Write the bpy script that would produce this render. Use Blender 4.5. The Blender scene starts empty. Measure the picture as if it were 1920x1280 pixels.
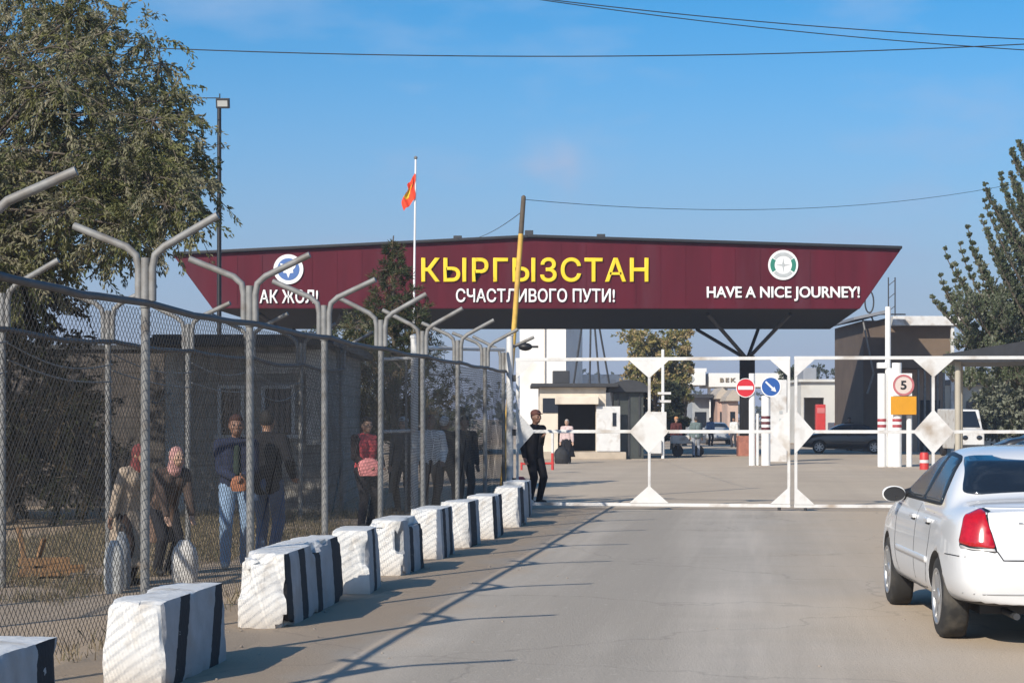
import bpy, bmesh, math, random
from mathutils import Vector, Matrix, noise
from mathutils.bvhtree import BVHTree
from mathutils.geometry import delaunay_2d_cdt
R = math.radians
random.seed(7)
scene = bpy.context.scene
COL = scene.collection
# ------------------------------------------------------------------ camera, sky, sun, exposure
F, YH, EYE = 3600.0, 785.0, 1.65          # focal length in photo pixels, horizon row, eye height
cd = bpy.data.cameras.new("camera"); cam = bpy.data.objects.new("camera", cd); COL.objects.link(cam)
cam.location = (0, 0, EYE); cam.rotation_euler = (R(90), 0, 0)
cd.sensor_width = 36; cd.lens = 36 * F / 1920; cd.shift_y = (YH - 640) / 1920
cd.clip_start = 0.5; cd.clip_end = 5000
scene.camera = cam
SUN_EL = R(30); SD = Vector((.55, .835, 0)).normalized()      # the light travels to the right and away
SV = Vector((SD.x * math.cos(SUN_EL), SD.y * math.cos(SUN_EL), -math.sin(SUN_EL)))
w = bpy.data.worlds.new("World"); scene.world = w; w.use_nodes = True
nt = w.node_tree; bg = nt.nodes['Background']
sky = nt.nodes.new('ShaderNodeTexSky'); sky.sky_type = 'NISHITA'; sky.sun_disc = False
sky.sun_elevation = SUN_EL; sky.sun_rotation = math.atan2(-SD.x, -SD.y)
sky.altitude = 600; sky.air_density = 1.0; sky.dust_density = 1.3; sky.ozone_density = 4.5
# thin high cloud wisps mixed into the sky
tc = nt.nodes.new('ShaderNodeTexCoord'); mp = nt.nodes.new('ShaderNodeMapping'); mp.inputs['Scale'].default_value = (3, 3, 9)
nz = nt.nodes.new('ShaderNodeTexNoise'); nz.inputs['Scale'].default_value = 2.3; nz.inputs['Detail'].default_value = 6; nz.inputs['Roughness'].default_value = .55
rp = nt.nodes.new('ShaderNodeValToRGB'); rp.color_ramp.elements[0].position = .53; rp.color_ramp.elements[1].position = .80
rp.color_ramp.elements[1].color = (.55, .55, .55, 1)
mx = nt.nodes.new('ShaderNodeMix'); mx.data_type = 'RGBA'; mx.inputs['B'].default_value = (5.0, 6.6, 9.2, 1)
L = nt.links.new
L(tc.outputs['Generated'], mp.inputs['Vector']); L(mp.outputs['Vector'], nz.inputs['Vector']); L(nz.outputs['Fac'], rp.inputs['Fac'])
# one faint puff of cloud above the canopy
cds = nt.nodes.new('ShaderNodeVectorMath'); cds.operation = 'DISTANCE'; cds.inputs[1].default_value = (.022, .9915, .124); L(tc.outputs['Generated'], cds.inputs[0])
cr_ = nt.nodes.new('ShaderNodeMapRange'); cr_.interpolation_type = 'SMOOTHSTEP'; cr_.inputs['From Max'].default_value = .034; cr_.inputs['To Min'].default_value = 1.2; cr_.inputs['To Max'].default_value = 0; L(cds.outputs['Value'], cr_.inputs['Value'])
cn = nt.nodes.new('ShaderNodeTexNoise'); cn.inputs['Scale'].default_value = 38; cn.inputs['Detail'].default_value = 6; L(tc.outputs['Generated'], cn.inputs['Vector'])
cm = nt.nodes.new('ShaderNodeMath'); cm.operation = 'MULTIPLY'; L(cr_.outputs['Result'], cm.inputs[0]); cq = nt.nodes.new('ShaderNodeMapRange'); cq.inputs['From Min'].default_value = .38; cq.inputs['From Max'].default_value = .85; L(cn.outputs['Fac'], cq.inputs['Value']); L(cq.outputs['Result'], cm.inputs[1])
ca_ = nt.nodes.new('ShaderNodeMath'); ca_.operation = 'ADD'; ca_.use_clamp = True; L(cm.outputs[0], ca_.inputs[0]); L(rp.outputs['Color'], ca_.inputs[1]); L(ca_.outputs[0], mx.inputs['Factor']); hs = nt.nodes.new('ShaderNodeHueSaturation'); hs.inputs['Saturation'].default_value = 1.38; hs.inputs['Value'].default_value = 1.52; hs.inputs['Hue'].default_value = .494
L(sky.outputs['Color'], hs.inputs['Color']); L(hs.outputs['Color'], mx.inputs['A']); sz = nt.nodes.new('ShaderNodeSeparateXYZ'); L(tc.outputs['Generated'], sz.inputs[0])
hr = nt.nodes.new('ShaderNodeMapRange'); hr.interpolation_type = 'SMOOTHERSTEP'; hr.inputs['From Min'].default_value = -.06; hr.inputs['From Max'].default_value = .26; hr.inputs['To Min'].default_value = .92; hr.inputs['To Max'].default_value = 0
hz = nt.nodes.new('ShaderNodeMix'); hz.data_type = 'RGBA'; hz.inputs['B'].default_value = (3.9, 4.55, 6.9, 1)      # pale lilac dust haze low in the sky
L(sz.outputs['Z'], hr.inputs['Value']); L(hr.outputs['Result'], hz.inputs['Factor']); L(mx.outputs['Result'], hz.inputs['A']); L(hz.outputs['Result'], bg.inputs['Color'])
bg.inputs['Strength'].default_value = .08
sd = bpy.data.lights.new("sun", 'SUN'); sun = bpy.data.objects.new("sun", sd); COL.objects.link(sun)
sd.energy = 5.0; sd.angle = R(.5); sd.color = (1, .93, .82)
sun.rotation_euler = SV.to_track_quat('-Z', 'Y').to_euler(); sun.location = (-20, -30, 30)
vs = scene.view_settings; vs.view_transform = 'Standard'; vs.look = 'None'; vs.exposure = 0.18; vs.gamma = 1; vs.use_curve_mapping = False

# ------------------------------------------------------------------ helpers
def W(px, py, Y): return Vector(((px - 960) / F * Y, Y, EYE - (py - YH) / F * Y))
def GX(px, Y): return (px - 960) / F * Y
def gy(py): return F * EYE / (py - YH)
def s2l(c):
    return tuple(((x / 255) / 12.92 if x / 255 < .04045 else ((x / 255 + .055) / 1.055) ** 2.4) for x in c)
MATS = {}
def pmat(name, col, rough=.7, var=.18, scale=5., bump=0., bscale=40., metal=0., dirt=None, dirt_z=0, coat=0., spec=.5, stretch=(1, 1, 1)):
    if name in MATS: return MATS[name]
    m = bpy.data.materials.new(name); m.use_nodes = True; t = m.node_tree; n = t.nodes; l = t.links.new
    b = n['Principled BSDF']; b.inputs['Roughness'].default_value = rough; b.inputs['Metallic'].default_value = metal
    b.inputs['Coat Weight'].default_value = coat; b.inputs['Specular IOR Level'].default_value = spec
    c = n.new('ShaderNodeTexCoord'); mpn = n.new('ShaderNodeMapping'); mpn.inputs['Scale'].default_value = stretch
    l(c.outputs['Object'], mpn.inputs['Vector'])
    z = n.new('ShaderNodeTexNoise'); z.inputs['Scale'].default_value = scale; z.inputs['Detail'].default_value = 8; z.inputs['Roughness'].default_value = .62
    l(mpn.outputs['Vector'], z.inputs['Vector'])
    r = n.new('ShaderNodeValToRGB'); r.color_ramp.elements[0].position = .3; r.color_ramp.elements[1].position = .7
    r.color_ramp.elements[0].color = tuple(x * (1 - var) for x in col[:3]) + (1,)
    r.color_ramp.elements[1].color = tuple(min(1, x * (1 + var)) for x in col[:3]) + (1,)
    l(z.outputs['Fac'], r.inputs['Fac']); out = r.outputs['Color']
    if dirt:
        z2 = n.new('ShaderNodeTexNoise'); z2.inputs['Scale'].default_value = scale * .6; z2.inputs['Detail'].default_value = 9; l(mpn.outputs['Vector'], z2.inputs['Vector'])
        r2 = n.new('ShaderNodeValToRGB'); r2.color_ramp.elements[0].position = .52; r2.color_ramp.elements[1].position = .74
        l(z2.outputs['Fac'], r2.inputs['Fac']); fac = r2.outputs['Color']
        if dirt_z:
            sp = n.new('ShaderNodeSeparateXYZ'); l(c.outputs['Object'], sp.inputs[0])
            mr = n.new('ShaderNodeMapRange'); mr.inputs['From Min'].default_value = 0; mr.inputs['From Max'].default_value = dirt_z
            mr.inputs['To Min'].default_value = .55; mr.inputs['To Max'].default_value = -.15; l(sp.outputs['Z'], mr.inputs['Value'])
            ad = n.new('ShaderNodeMath'); ad.operation = 'ADD'; ad.use_clamp = True; l(fac, ad.inputs[0]); l(mr.outputs['Result'], ad.inputs[1]); fac = ad.outputs[0]
        x = n.new('ShaderNodeMix'); x.data_type = 'RGBA'; l(fac, x.inputs['Factor']); l(out, x.inputs['A']); x.inputs['B'].default_value = tuple(dirt) + (1,); out = x.outputs['Result']
    l(out, b.inputs['Base Color'])
    if bump:
        z3 = n.new('ShaderNodeTexNoise'); z3.inputs['Scale'].default_value = bscale; z3.inputs['Detail'].default_value = 5; l(c.outputs['Object'], z3.inputs['Vector'])
        bp = n.new('ShaderNodeBump'); bp.inputs['Strength'].default_value = bump; bp.inputs['Distance'].default_value = .02; l(z3.outputs['Fac'], bp.inputs['Height']); l(bp.outputs['Normal'], b.inputs['Normal'])
    MATS[name] = m; return m
def leafmat(name, col, var=.3):
    if name in MATS: return MATS[name]
    m = pmat(name, col, .6, var, 1.3, spec=.25); t = m.node_tree; n = t.nodes; b = n['Principled BSDF']
    tr = n.new('ShaderNodeBsdfTranslucent'); tr.inputs['Color'].default_value = (col[0] * 1.3, col[1] * 1.3, col[2] * .8, 1)
    ms = n.new('ShaderNodeMixShader'); ms.inputs[0].default_value = .28
    t.links.new(b.outputs[0], ms.inputs[1]); t.links.new(tr.outputs[0], ms.inputs[2]); t.links.new(ms.outputs[0], n['Material Output'].inputs['Surface'])
    return m

class MB:
    """collects shapes, then links them as ONE mesh object"""
    def __init__(s): s.v = []; s.f = []; s.mi = []; s.sm = []
    def add(s, vs, fs, mi=0, smooth=False):
        o = len(s.v); s.v += [Vector(p) for p in vs]
        for f in fs: s.f.append(tuple(i + o for i in f)); s.mi.append(mi); s.sm.append(smooth)
        return s
    def box(s, c, d, rz=0, mi=0, M=None):
        c = Vector(c); m = M if M is not None else Matrix.Rotation(rz, 3, 'Z')
        vs = [c + m @ Vector((x * d[0] / 2, y * d[1] / 2, z * d[2] / 2)) for x in (-1, 1) for y in (-1, 1) for z in (-1, 1)]
        return s.add(vs, [(0, 1, 3, 2), (4, 6, 7, 5), (0, 4, 5, 1), (2, 3, 7, 6), (0, 2, 6, 4), (1, 5, 7, 3)], mi)
    def tube(s, pts, r, n=8, cap=True, mi=0, smooth=True):
        pts = [Vector(p) for p in pts]; k = len(pts)
        rr = r if isinstance(r, (list, tuple)) else [r] * k
        vs = []; up = None
        for i, p in enumerate(pts):
            t = ((pts[min(i + 1, k - 1)] - p).normalized() + (p - pts[max(i - 1, 0)]).normalized())
            if t.length < 1e-6: t = Vector((0, 0, 1))
            t.normalize()
            if up is None: up = Vector((0, 0, 1)) if abs(t.z) < .9 else Vector((1, 0, 0))
            a = (up - t * up.dot(t))
            if a.length < 1e-6: a = t.orthogonal()
            a.normalize(); b = t.cross(a); up = a
            for j in range(n):
                q = 2 * math.pi * j / n; vs.append(p + (a * math.cos(q) + b * math.sin(q)) * rr[i])
        fs = [(i * n + j, i * n + (j + 1) % n, (i + 1) * n + (j + 1) % n, (i + 1) * n + j) for i in range(k - 1) for j in range(n)]
        s.add(vs, fs, mi, smooth)
        if cap: s.add(vs[:n], [tuple(range(n))[::-1]], mi); s.add(vs[-n:], [tuple(range(n))], mi)
        return s
    def bar(s, p, q, wd, ht, mi=0):
        p = Vector(p); q = Vector(q); y = (q - p); ln = y.length; y.normalize()
        up = Vector((0, 0, 1)) if abs(y.z) < .95 else Vector((0, 1, 0))
        x = y.cross(up).normalized(); z = x.cross(y)
        return s.box((p + q) / 2, (wd, ln, ht), M=Matrix((x, y, z)).transposed(), mi=mi)
    def prism(s, poly, vec, mi=0):
        poly = [Vector(p) for p in poly]; vec = Vector(vec); n = len(poly)
        return s.add(poly + [p + vec for p in poly], [tuple(range(n)), tuple(range(2 * n - 1, n - 1, -1))] + [(i, n + i, n + (i + 1) % n, (i + 1) % n) for i in range(n)], mi)
    def lathe(s, prof, c, axis='Z', n=24, mi=0, smooth=True, cap=True):
        c = Vector(c); vs = []
        for r_, h in prof:
            for j in range(n):
                a = 2 * math.pi * j / n; p = (r_ * math.cos(a), r_ * math.sin(a), h)
                vs.append(c + Vector(p if axis == 'Z' else ((h, p[0], p[1]) if axis == 'X' else (p[0], h, p[1]))))
        k = len(prof)
        s.add(vs, [(i * n + j, i * n + (j + 1) % n, (i + 1) * n + (j + 1) % n, (i + 1) * n + j) for i in range(k - 1) for j in range(n)], mi, smooth)
        if cap: s.add(vs[:n], [tuple(range(n))[::-1]], mi); s.add(vs[-n:], [tuple(range(n))], mi)
        return s
    def ball(s, c, r, mi=0, n=12, m=8):
        c = Vector(c); r = Vector(r) if not isinstance(r, (int, float)) else Vector((r, r, r))
        vs = [c + Vector((r.x * math.sin(math.pi * i / m) * math.cos(2 * math.pi * j / n), r.y * math.sin(math.pi * i / m) * math.sin(2 * math.pi * j / n), r.z * math.cos(math.pi * i / m))) for i in range(m + 1) for j in range(n)]
        return s.add(vs, [(i * n + j, (i + 1) * n + j, (i + 1) * n + (j + 1) % n, i * n + (j + 1) % n) for i in range(m) for j in range(n)], mi, True)
    def build(s, name, mat, parent=None, bevel=0, world=True, fix=True, weld=False):
        me = bpy.data.meshes.new(name)
        vv = s.v
        if parent is not None and world:
            p = parent; M = p.matrix_basis.copy()
            while p.parent: p = p.parent; M = p.matrix_basis @ M
            iv = M.inverted(); vv = [iv @ p_ for p_ in vv]
        me.from_pydata([tuple(p_) for p_ in vv], [], s.f)
        for m in (mat if isinstance(mat, (list, tuple)) else [mat]): me.materials.append(m)
        me.polygons.foreach_set('material_index', s.mi); me.polygons.foreach_set('use_smooth', s.sm)
        if fix or bevel:
            bm = bmesh.new(); bm.from_mesh(me)
            if weld: bmesh.ops.remove_doubles(bm, verts=bm.verts, dist=1e-4)
            bmesh.ops.recalc_face_normals(bm, faces=bm.faces)
            if bevel:
                es = [e for e in bm.edges if len(e.link_faces) == 2 and e.calc_face_angle(0) > R(40)]
                bmesh.ops.bevel(bm, geom=es, offset=bevel, segments=2, affect='EDGES', profile=.6)
            bm.to_mesh(me); bm.free()
        me.update()
        o = bpy.data.objects.new(name, me); COL.objects.link(o)
        if parent is not None: o.parent = parent
        return o
def tag(o, label=None, cat=None, group=None, kind=None):
    if label: o['label'] = label
    if cat: o['category'] = cat
    if group: o['group'] = group
    if kind: o['kind'] = kind
    return o
def thing(name, label, cat, loc=(0, 0, 0), rz=0, group=None):
    o = bpy.data.objects.new(name, None); COL.objects.link(o); o.location = loc; o.rotation_euler = (0, 0, rz); o.empty_display_size = .2
    return tag(o, label, cat, group)
def ev_mesh(o):
    bpy.context.view_layer.update(); dg = bpy.context.evaluated_depsgraph_get(); dg.update()
    return bpy.data.meshes.new_from_object(o.evaluated_get(dg), depsgraph=dg)
def copy_tree(o, parent=None):
    c = o.copy(); COL.objects.link(c)
    if parent is not None: c.parent = parent
    for ch in [x for x in bpy.data.objects if x.parent == o]: copy_tree(ch, c)
    return c
def lettering(text, x0, x1, z0, z1, y, depth, mat, parent, name='lettering', bold=.02, space=1.0):
    """flat raised letters filling the rectangle x0..x1, z0..z1 in a plane facing the camera"""
    c = bpy.data.curves.new(name, 'FONT'); c.body = text; c.size = 1; c.space_character = space; c.bevel_depth = bold; c.bevel_resolution = 0; c.extrude = .05; c.resolution_u = 4
    o = bpy.data.objects.new(name, c); COL.objects.link(o); me = ev_mesh(o); bpy.data.objects.remove(o)
    xs = [v.co.x for v in me.vertices]; ys = [v.co.y for v in me.vertices]; ax, bx, ay, by = min(xs), max(xs), min(ys), max(ys)
    off = parent.location if parent is not None else Vector((0, 0, 0))
    for v in me.vertices:
        p = v.co; v.co = Vector((x0 + (p.x - ax) / (bx - ax) * (x1 - x0), y - (p.z + .05) / .1 * depth, z0 + (p.y - ay) / (by - ay) * (z1 - z0))) - off
    me.materials.clear(); me.materials.append(mat)
    o = bpy.data.objects.new(name, me); COL.objects.link(o)
    if parent is not None: o.parent = parent
    return o
def disc(mb, c, r, y0, y1, n=40, r_in=0, a0=0, a1=2 * math.pi, mi=0):
    """a disc or ring sector facing the camera, between depths y0 (back) and y1 (front)"""
    full = abs(a1 - a0 - 2 * math.pi) < 1e-6
    if r_in == 0 and full:
        return mb.prism([(c[0] + r * math.cos(2 * math.pi * i / n), y0, c[1] + r * math.sin(2 * math.pi * i / n)) for i in range(n)], (0, y1 - y0, 0), mi)
    k = n if full else n + 1
    for i in range(n):
        a, b = a0 + (a1 - a0) * i / n, a0 + (a1 - a0) * (i + 1) / n
        q = lambda rr, t, yy: (c[0] + rr * math.cos(t), yy, c[1] + rr * math.sin(t))
        mb.add([q(r_in, a, y0), q(r, a, y0), q(r, b, y0), q(r_in, b, y0), q(r_in, a, y1), q(r, a, y1), q(r, b, y1), q(r_in, b, y1)],
               [(0, 1, 2, 3), (4, 7, 6, 5), (1, 5, 6, 2), (0, 3, 7, 4)] + ([] if full else ([(0, 4, 5, 1)] if i == 0 else []) + ([(3, 2, 6, 7)] if i == n - 1 else [])), mi)
    return mb
# ------------------------------------------------------------------ shared materials
M_white = pmat('white_paint', (.62, .61, .59), .55, .08, 4, dirt=(.36, .30, .24))
M_whiteclean = pmat('clean_white_paint', (.78, .78, .76), .5, .05, 3)
M_galv = pmat('galvanised_steel', (.21, .208, .20), .6, .22, 9, metal=.1, dirt=(.14, .12, .10))
M_wire = pmat('dull_wire', (.060, .058, .055), .6, .2, 5, metal=.2)
M_black = pmat('black_paint', (.012, .012, .014), .5, .2, 5)
M_dark = pmat('dark_steel', (.03, .031, .034), .55, .2, 5)
M_red = pmat('red_paint', (.50, .035, .03), .5, .12, 4)
M_cream = pmat('cream_paint', (.66, .58, .47), .7, .07, 2, dirt=(.45, .38, .30))
M_glass = pmat('dark_glass', (.012, .016, .022), .06, .1, 2, spec=.8)
# ------------------------------------------------------------------ the ground
def fx(Y): return -4.69 + .1278 * Y              # the near fence line (right wall of the walkway)
def f2x(Y): return -7.39 + .1278 * Y             # the far fence line
RA = math.atan(.1278); RD = Vector((math.sin(RA), math.cos(RA), 0)); RN = Vector((math.cos(RA), -math.sin(RA), 0))
def ground_material(name, c0, c1, c2, streak=.35, speck=.5, edge=None):
    m = bpy.data.materials.new(name); m.use_nodes = True; t = m.node_tree; n = t.nodes; l = t.links.new; b = n['Principled BSDF']
    b.inputs['Roughness'].default_value = .9; b.inputs['Specular IOR Level'].default_value = .25
    c = n.new('ShaderNodeTexCoord')
    def nz(scale, det=8, sc=(1, 1, 1), rot=0, rough=.6):
        mp = n.new('ShaderNodeMapping'); mp.vector_type = 'TEXTURE'; mp.inputs['Scale'].default_value = tuple(1 / q for q in sc); mp.inputs['Rotation'].default_value = (0, 0, rot); l(c.outputs['Object'], mp.inputs['Vector'])
        z = n.new('ShaderNodeTexNoise'); z.inputs['Scale'].default_value = scale; z.inputs['Detail'].default_value = det; z.inputs['Roughness'].default_value = rough; l(mp.outputs['Vector'], z.inputs['Vector']); return z.outputs['Fac']
    def ramp(f, a, b_, v0=0., v1=1.):
        r = n.new('ShaderNodeMapRange'); r.inputs['From Min'].default_value = a; r.inputs['From Max'].default_value = b_; r.inputs['To Min'].default_value = v0; r.inputs['To Max'].default_value = v1; l(f, r.inputs['Value']); return r.outputs['Result']
    def mix(f, a, b_):
        x = n.new('ShaderNodeMix'); x.data_type = 'RGBA'; l(f, x.inputs['Factor'])
        for k, v in (('A', a), ('B', b_)):
            if isinstance(v, tuple): x.inputs[k].default_value = v + (1,)
            else: l(v, x.inputs[k])
        return x.outputs['Result']
    col = mix(ramp(nz(.33, 9), .38, .62), c0, c1)
    col = mix(ramp(nz(1.0, 8, (2.2, .07, 1), -RA), .45, .7, 0, streak), col, c2); col = mix(ramp(nz(1.0, 5, (.55, .02, 1), -RA), .42, .6, 0, streak), col, tuple(x * .86 for x in c0))          # tyre-polished streaks along the road
    col = mix(ramp(nz(60, 4), .35, .75, 0, speck * .5), col, tuple(x * .62 for x in c0))     # grit
    col = mix(ramp(nz(14, 6), .6, .72, 0, speck), col, tuple(min(1, x * 1.22) for x in c1))   # pale dust
    col = mix(ramp(nz(2.2, 12, rough=.75), .66, .70, 0, .5), col, tuple(x * .7 for x in c0))   # small dark patches
    if edge:                                                            # the asphalt fades into the dust on both sides
        sp = n.new('ShaderNodeSeparateXYZ'); l(c.outputs['Object'], sp.inputs[0])
        def mth(op, a, b_):
            x = n.new('ShaderNodeMath'); x.operation = op
            for k, v in ((0, a), (1, b_)):
                if isinstance(v, (int, float)): x.inputs[k].default_value = v
                else: l(v, x.inputs[k])
            return x.outputs[0]
        lat = mth('SUBTRACT', sp.outputs['X'], mth('ADD', mth('MULTIPLY', sp.outputs['Y'], .1278), -4.69)); lat = mth('ADD', lat, mth('MULTIPLY', mth('SUBTRACT', nz(.7, 8), .5), 1.6))
        col = mix(ramp(lat, 2.2, 1.6), col, edge[0]); col = mix(ramp(lat, 4.6, 6.6, 0, .85), col, edge[1])
        vo = n.new('ShaderNodeTexVoronoi'); vo.feature = 'DISTANCE_TO_EDGE'; vo.inputs['Scale'].default_value = .22; wv = n.new('ShaderNodeVectorMath'); wv.operation = 'ADD'; nn = n.new('ShaderNodeTexNoise'); nn.inputs['Scale'].default_value = 1.4; nn.inputs['Detail'].default_value = 7
        l(c.outputs['Object'], nn.inputs['Vector']); l(c.outputs['Object'], wv.inputs[0]); l(nn.outputs['Color'], wv.inputs[1]); l(wv.outputs[0], vo.inputs['Vector'])
        col = mix(ramp(vo.outputs['Distance'], .0, .006, .26, 0), col, (.10, .09, .08))
    l(col, b.inputs['Base Color'])
    bp = n.new('ShaderNodeBump'); bp.inputs['Strength'].default_value = .5; bp.inputs['Distance'].default_value = .015; l(nz(45, 5), bp.inputs['Height']); l(bp.outputs['Normal'], b.inputs['Normal'])
    return m
M_soil = ground_material('dusty_ground', (.38, .29, .205), (.45, .355, .26), (.41, .33, .25))
M_road = ground_material('worn_asphalt', (.395, .345, .285), (.50, .44, .37), (.58, .505, .42), .9, edge=((.40, .305, .215), (.50, .39, .275)))
M_yard = ground_material('yard_surface', (.49, .395, .295), (.56, .46, .345), (.47, .385, .295))
def sheet(name, poly, z, mat):
    mb = MB(); mb.add([(x, y, z) for x, y in poly], [tuple(range(len(poly)))]); o = mb.build(name, mat, fix=False); tag(o, kind='structure'); return o
sheet('ground', [(-2500, -60), (2500, -60), (2500, 4000), (-2500, 4000)], 0, M_soil)
def ragged(f, y0, y1, st, amp, seed):
    out = []; y = y0
    while y <= y1:
        out.append((f(y) + amp * noise.noise((y * .9, seed, 0)) + amp * .5 * noise.noise((y * 3.1, seed, 4)), y)); y += st
    return out
le = ragged(lambda y: fx(y) + 1.0, -20, 35, .25, .16, 1.3); ri = ragged(lambda y: fx(y) + 9.0 + .02 * y, -20, 35, .25, .35, 9.1)
sheet('road', le + ri[::-1], .004, M_road)
le = ragged(lambda y: -1.6, 35.4, 122, 1, .3, 3.3); ri = ragged(lambda y: 40, 35.4, 122, 2, .5, 5.5)
sheet('yard_paving', le + ri[::-1], .004, M_yard)
# ------------------------------------------------------------------ border gantry: the canopy with its sign fascia
M_maroon = pmat('maroon_cladding', (.082, .0058, .0140), .6, .2, 1.4, stretch=(1, 1, .12), spec=.15, dirt=(.085, .02, .03))
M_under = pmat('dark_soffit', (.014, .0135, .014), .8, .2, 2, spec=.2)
M_yellow = pmat('yellow_letter', (.80, .56, .01), .5, .05, 3)
GYD = 80.
g = thing('border_gantry', 'long maroon canopy with yellow and white lettering spanning the road', 'border gantry', (GX(1400, GYD), GYD + 6, 0))
tl, pk, tr, br, bl = (W(325, 479, GYD), W(990, 446, GYD), W(1690, 467, GYD), W(1612, 579, GYD), W(398, 578, GYD))
m = MB(); front = [bl, br, tr, pk, tl]; m.prism(front, (0, .35, 0)); m.build('fascia', M_maroon, g, .03)
m = MB()
for k in range(1, 26):                                                   # shallow standing seams of the cladding
    x = bl.x + (br.x - bl.x) * k / 26; top = (tl.z + (pk.z - tl.z) * (x - tl.x) / (pk.x - tl.x)) if x < pk.x else (pk.z + (tr.z - pk.z) * (x - pk.x) / (tr.x - pk.x))
    m.box((x, GYD - .008, (bl.z + top) / 2), (.03, .016, top - bl.z - .35))
m.build('cladding_seam', M_maroon, g)
m = MB()
for a, b in ((tl, pk), (pk, tr)): m.bar(a + Vector((0, .1, .07)), b + Vector((0, .1, .055)), .62, .12)
m.build('fascia_cap', M_black, g, .02)
BK = 92.; fl, fr = W(868, 617, BK), W(1556, 617, BK); fl.x = -11.2
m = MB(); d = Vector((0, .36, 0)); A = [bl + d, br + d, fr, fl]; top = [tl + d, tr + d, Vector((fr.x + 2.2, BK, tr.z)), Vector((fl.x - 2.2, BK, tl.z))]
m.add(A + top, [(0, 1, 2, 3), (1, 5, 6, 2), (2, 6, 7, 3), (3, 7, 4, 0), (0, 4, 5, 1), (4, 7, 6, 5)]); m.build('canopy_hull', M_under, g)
pkb = Vector((pk.x, BK, pk.z)); m = MB(); m.add([tl + d + Vector((0, 0, .01)), tr + d + Vector((0, 0, .01)), top[2] + Vector((0, 0, .01)), top[3] + Vector((0, 0, .01)), pk + d, pkb], [(0, 4, 5, 3), (1, 2, 5, 4), (0, 1, 4), (2, 3, 5)]); m.build('roof', M_dark, g)
def gl(text, x0, x1, y0, y1, mat, **k):
    a, b = W(x0, y1, GYD), W(x1, y0, GYD); return lettering(text, a.x, b.x, a.z, b.z, GYD - .02, .05, mat, g, **k)
gl('КЫРГЫЗСТАН', 790, 1216, 483, 529, M_yellow, bold=.02, space=1.10)
gl('СЧАСТЛИВОГО ПУТИ!', 855, 1153, 541, 567, M_whiteclean, bold=.02)
gl('HAVE A NICE JOURNEY!', 1325, 1612, 537, 565, M_whiteclean, bold=.026, space=1.0)
gl('АК ЖОЛ!', 487, 597, 543, 569, M_whiteclean, bold=.026, space=1.05)
M_blue = pmat('emblem_blue', (.06, .14, .36), .5, .08, 3); M_green = pmat('emblem_green', (.02, .19, .13), .5, .1, 3); M_grey = pmat('emblem_grey', (.40, .42, .42), .5, .1, 6)
def emb(px, py, r):
    c = W(px, py, GYD); return (c.x, c.z), r / F * GYD
c, r = emb(1468, 497, 28); m = MB(); disc(m, c, r, GYD - .01, GYD - .07); e = m.build('emblem', M_whiteclean, g)
for a_, b_ in ((148, 214), (-34, 32)): m = MB(); disc(m, c, r * .86, GYD - .07, GYD - .085, 24, r * .58, R(a_), R(b_)); m.build('emblem_band', M_green, e)
for a_, b_ in ((36, 144), (220, 320)): m = MB(); disc(m, c, r * .84, GYD - .07, GYD - .08, 24, r * .60, R(a_), R(b_)); m.build('emblem_scroll', M_grey, e)
st = []
for i in range(8):
    a = i * math.pi / 4 + math.pi / 2; rr = r * (.50 if i % 2 == 0 else .10); st.append((c[0] + rr * math.cos(a), GYD - .07, c[1] + rr * math.sin(a)))
m = MB(); m.prism(st, (0, -.015, 0)); m.build('emblem_star', M_grey, e)
c, r = emb(541, 505, 28); m = MB(); disc(m, c, r, GYD - .01, GYD - .07); e = m.build('emblem', M_whiteclean, g)
m = MB(); disc(m, c, r * .74, GYD - .07, GYD - .085); m.build('emblem_field', M_blue, e)
m = MB(); P = [(-.55, .40), (-.20, .30), (0, .52), (.20, .30), (.55, .40), (.46, .12), (.30, -.05), (.34, -.24), (.12, -.26), (0, -.60), (-.12, -.26), (-.34, -.24), (-.30, -.05), (-.46, .12)]
m.prism([(c[0] + x * r, GYD - .085, c[1] + z * r) for x, z in P], (0, -.015, 0)); m.build('emblem_bird', M_whiteclean, e)
for px, py in ((858, 452), (992, 442), (1127, 449)):                       # small roof-edge floodlights
    q = W(px, py, GYD); m = MB(); m.box(q + Vector((0, .1, .12)), (.35, .25, .22)); m.tube([q + Vector((0, .1, 0)), q + Vector((0, .1, -.16))], .03); m.build('floodlight', M_dark, g, .02)
M_concrete = pmat('grey_concrete', (.30, .285, .26), .85, .18, 3, bump=.3)
for cx, sgn in ((1401, 1), (600, -1)):
    x = GX(cx, 85.5); m = MB(); top_z = 1.65 + 118 / F * 85.5
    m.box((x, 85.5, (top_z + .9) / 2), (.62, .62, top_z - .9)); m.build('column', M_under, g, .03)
    m = MB(); m.box((x, 85.5, .45), (.86, .86, .9)); m.build('column_plinth', pmat('red_brick', (.33, .13, .09), .85, .25, 6, bump=.4), g, .03)
    for ex, ey, ez in ((-3.1, 81.5, 6.1), (-2.5, 90.5, 5.85), (1.9, 81.5, 6.1), (1.6, 90.5, 5.85)):
        m = MB(); m.tube([(x, 85.5, top_z - .15), (x + ex * .7, ey, ez)], .085, 8); m.build('strut', M_dark, g)
# ------------------------------------------------------------------ buildings beyond the gate
def bx(mb, x0, x1, y0, y1, z0, z1): return mb.box(((x0 + x1) / 2, (y0 + y1) / 2, (z0 + z1) / 2), (x1 - x0, y1 - y0, z1 - z0))
def pxz(py, Y): return EYE - (py - YH) / F * Y
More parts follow.
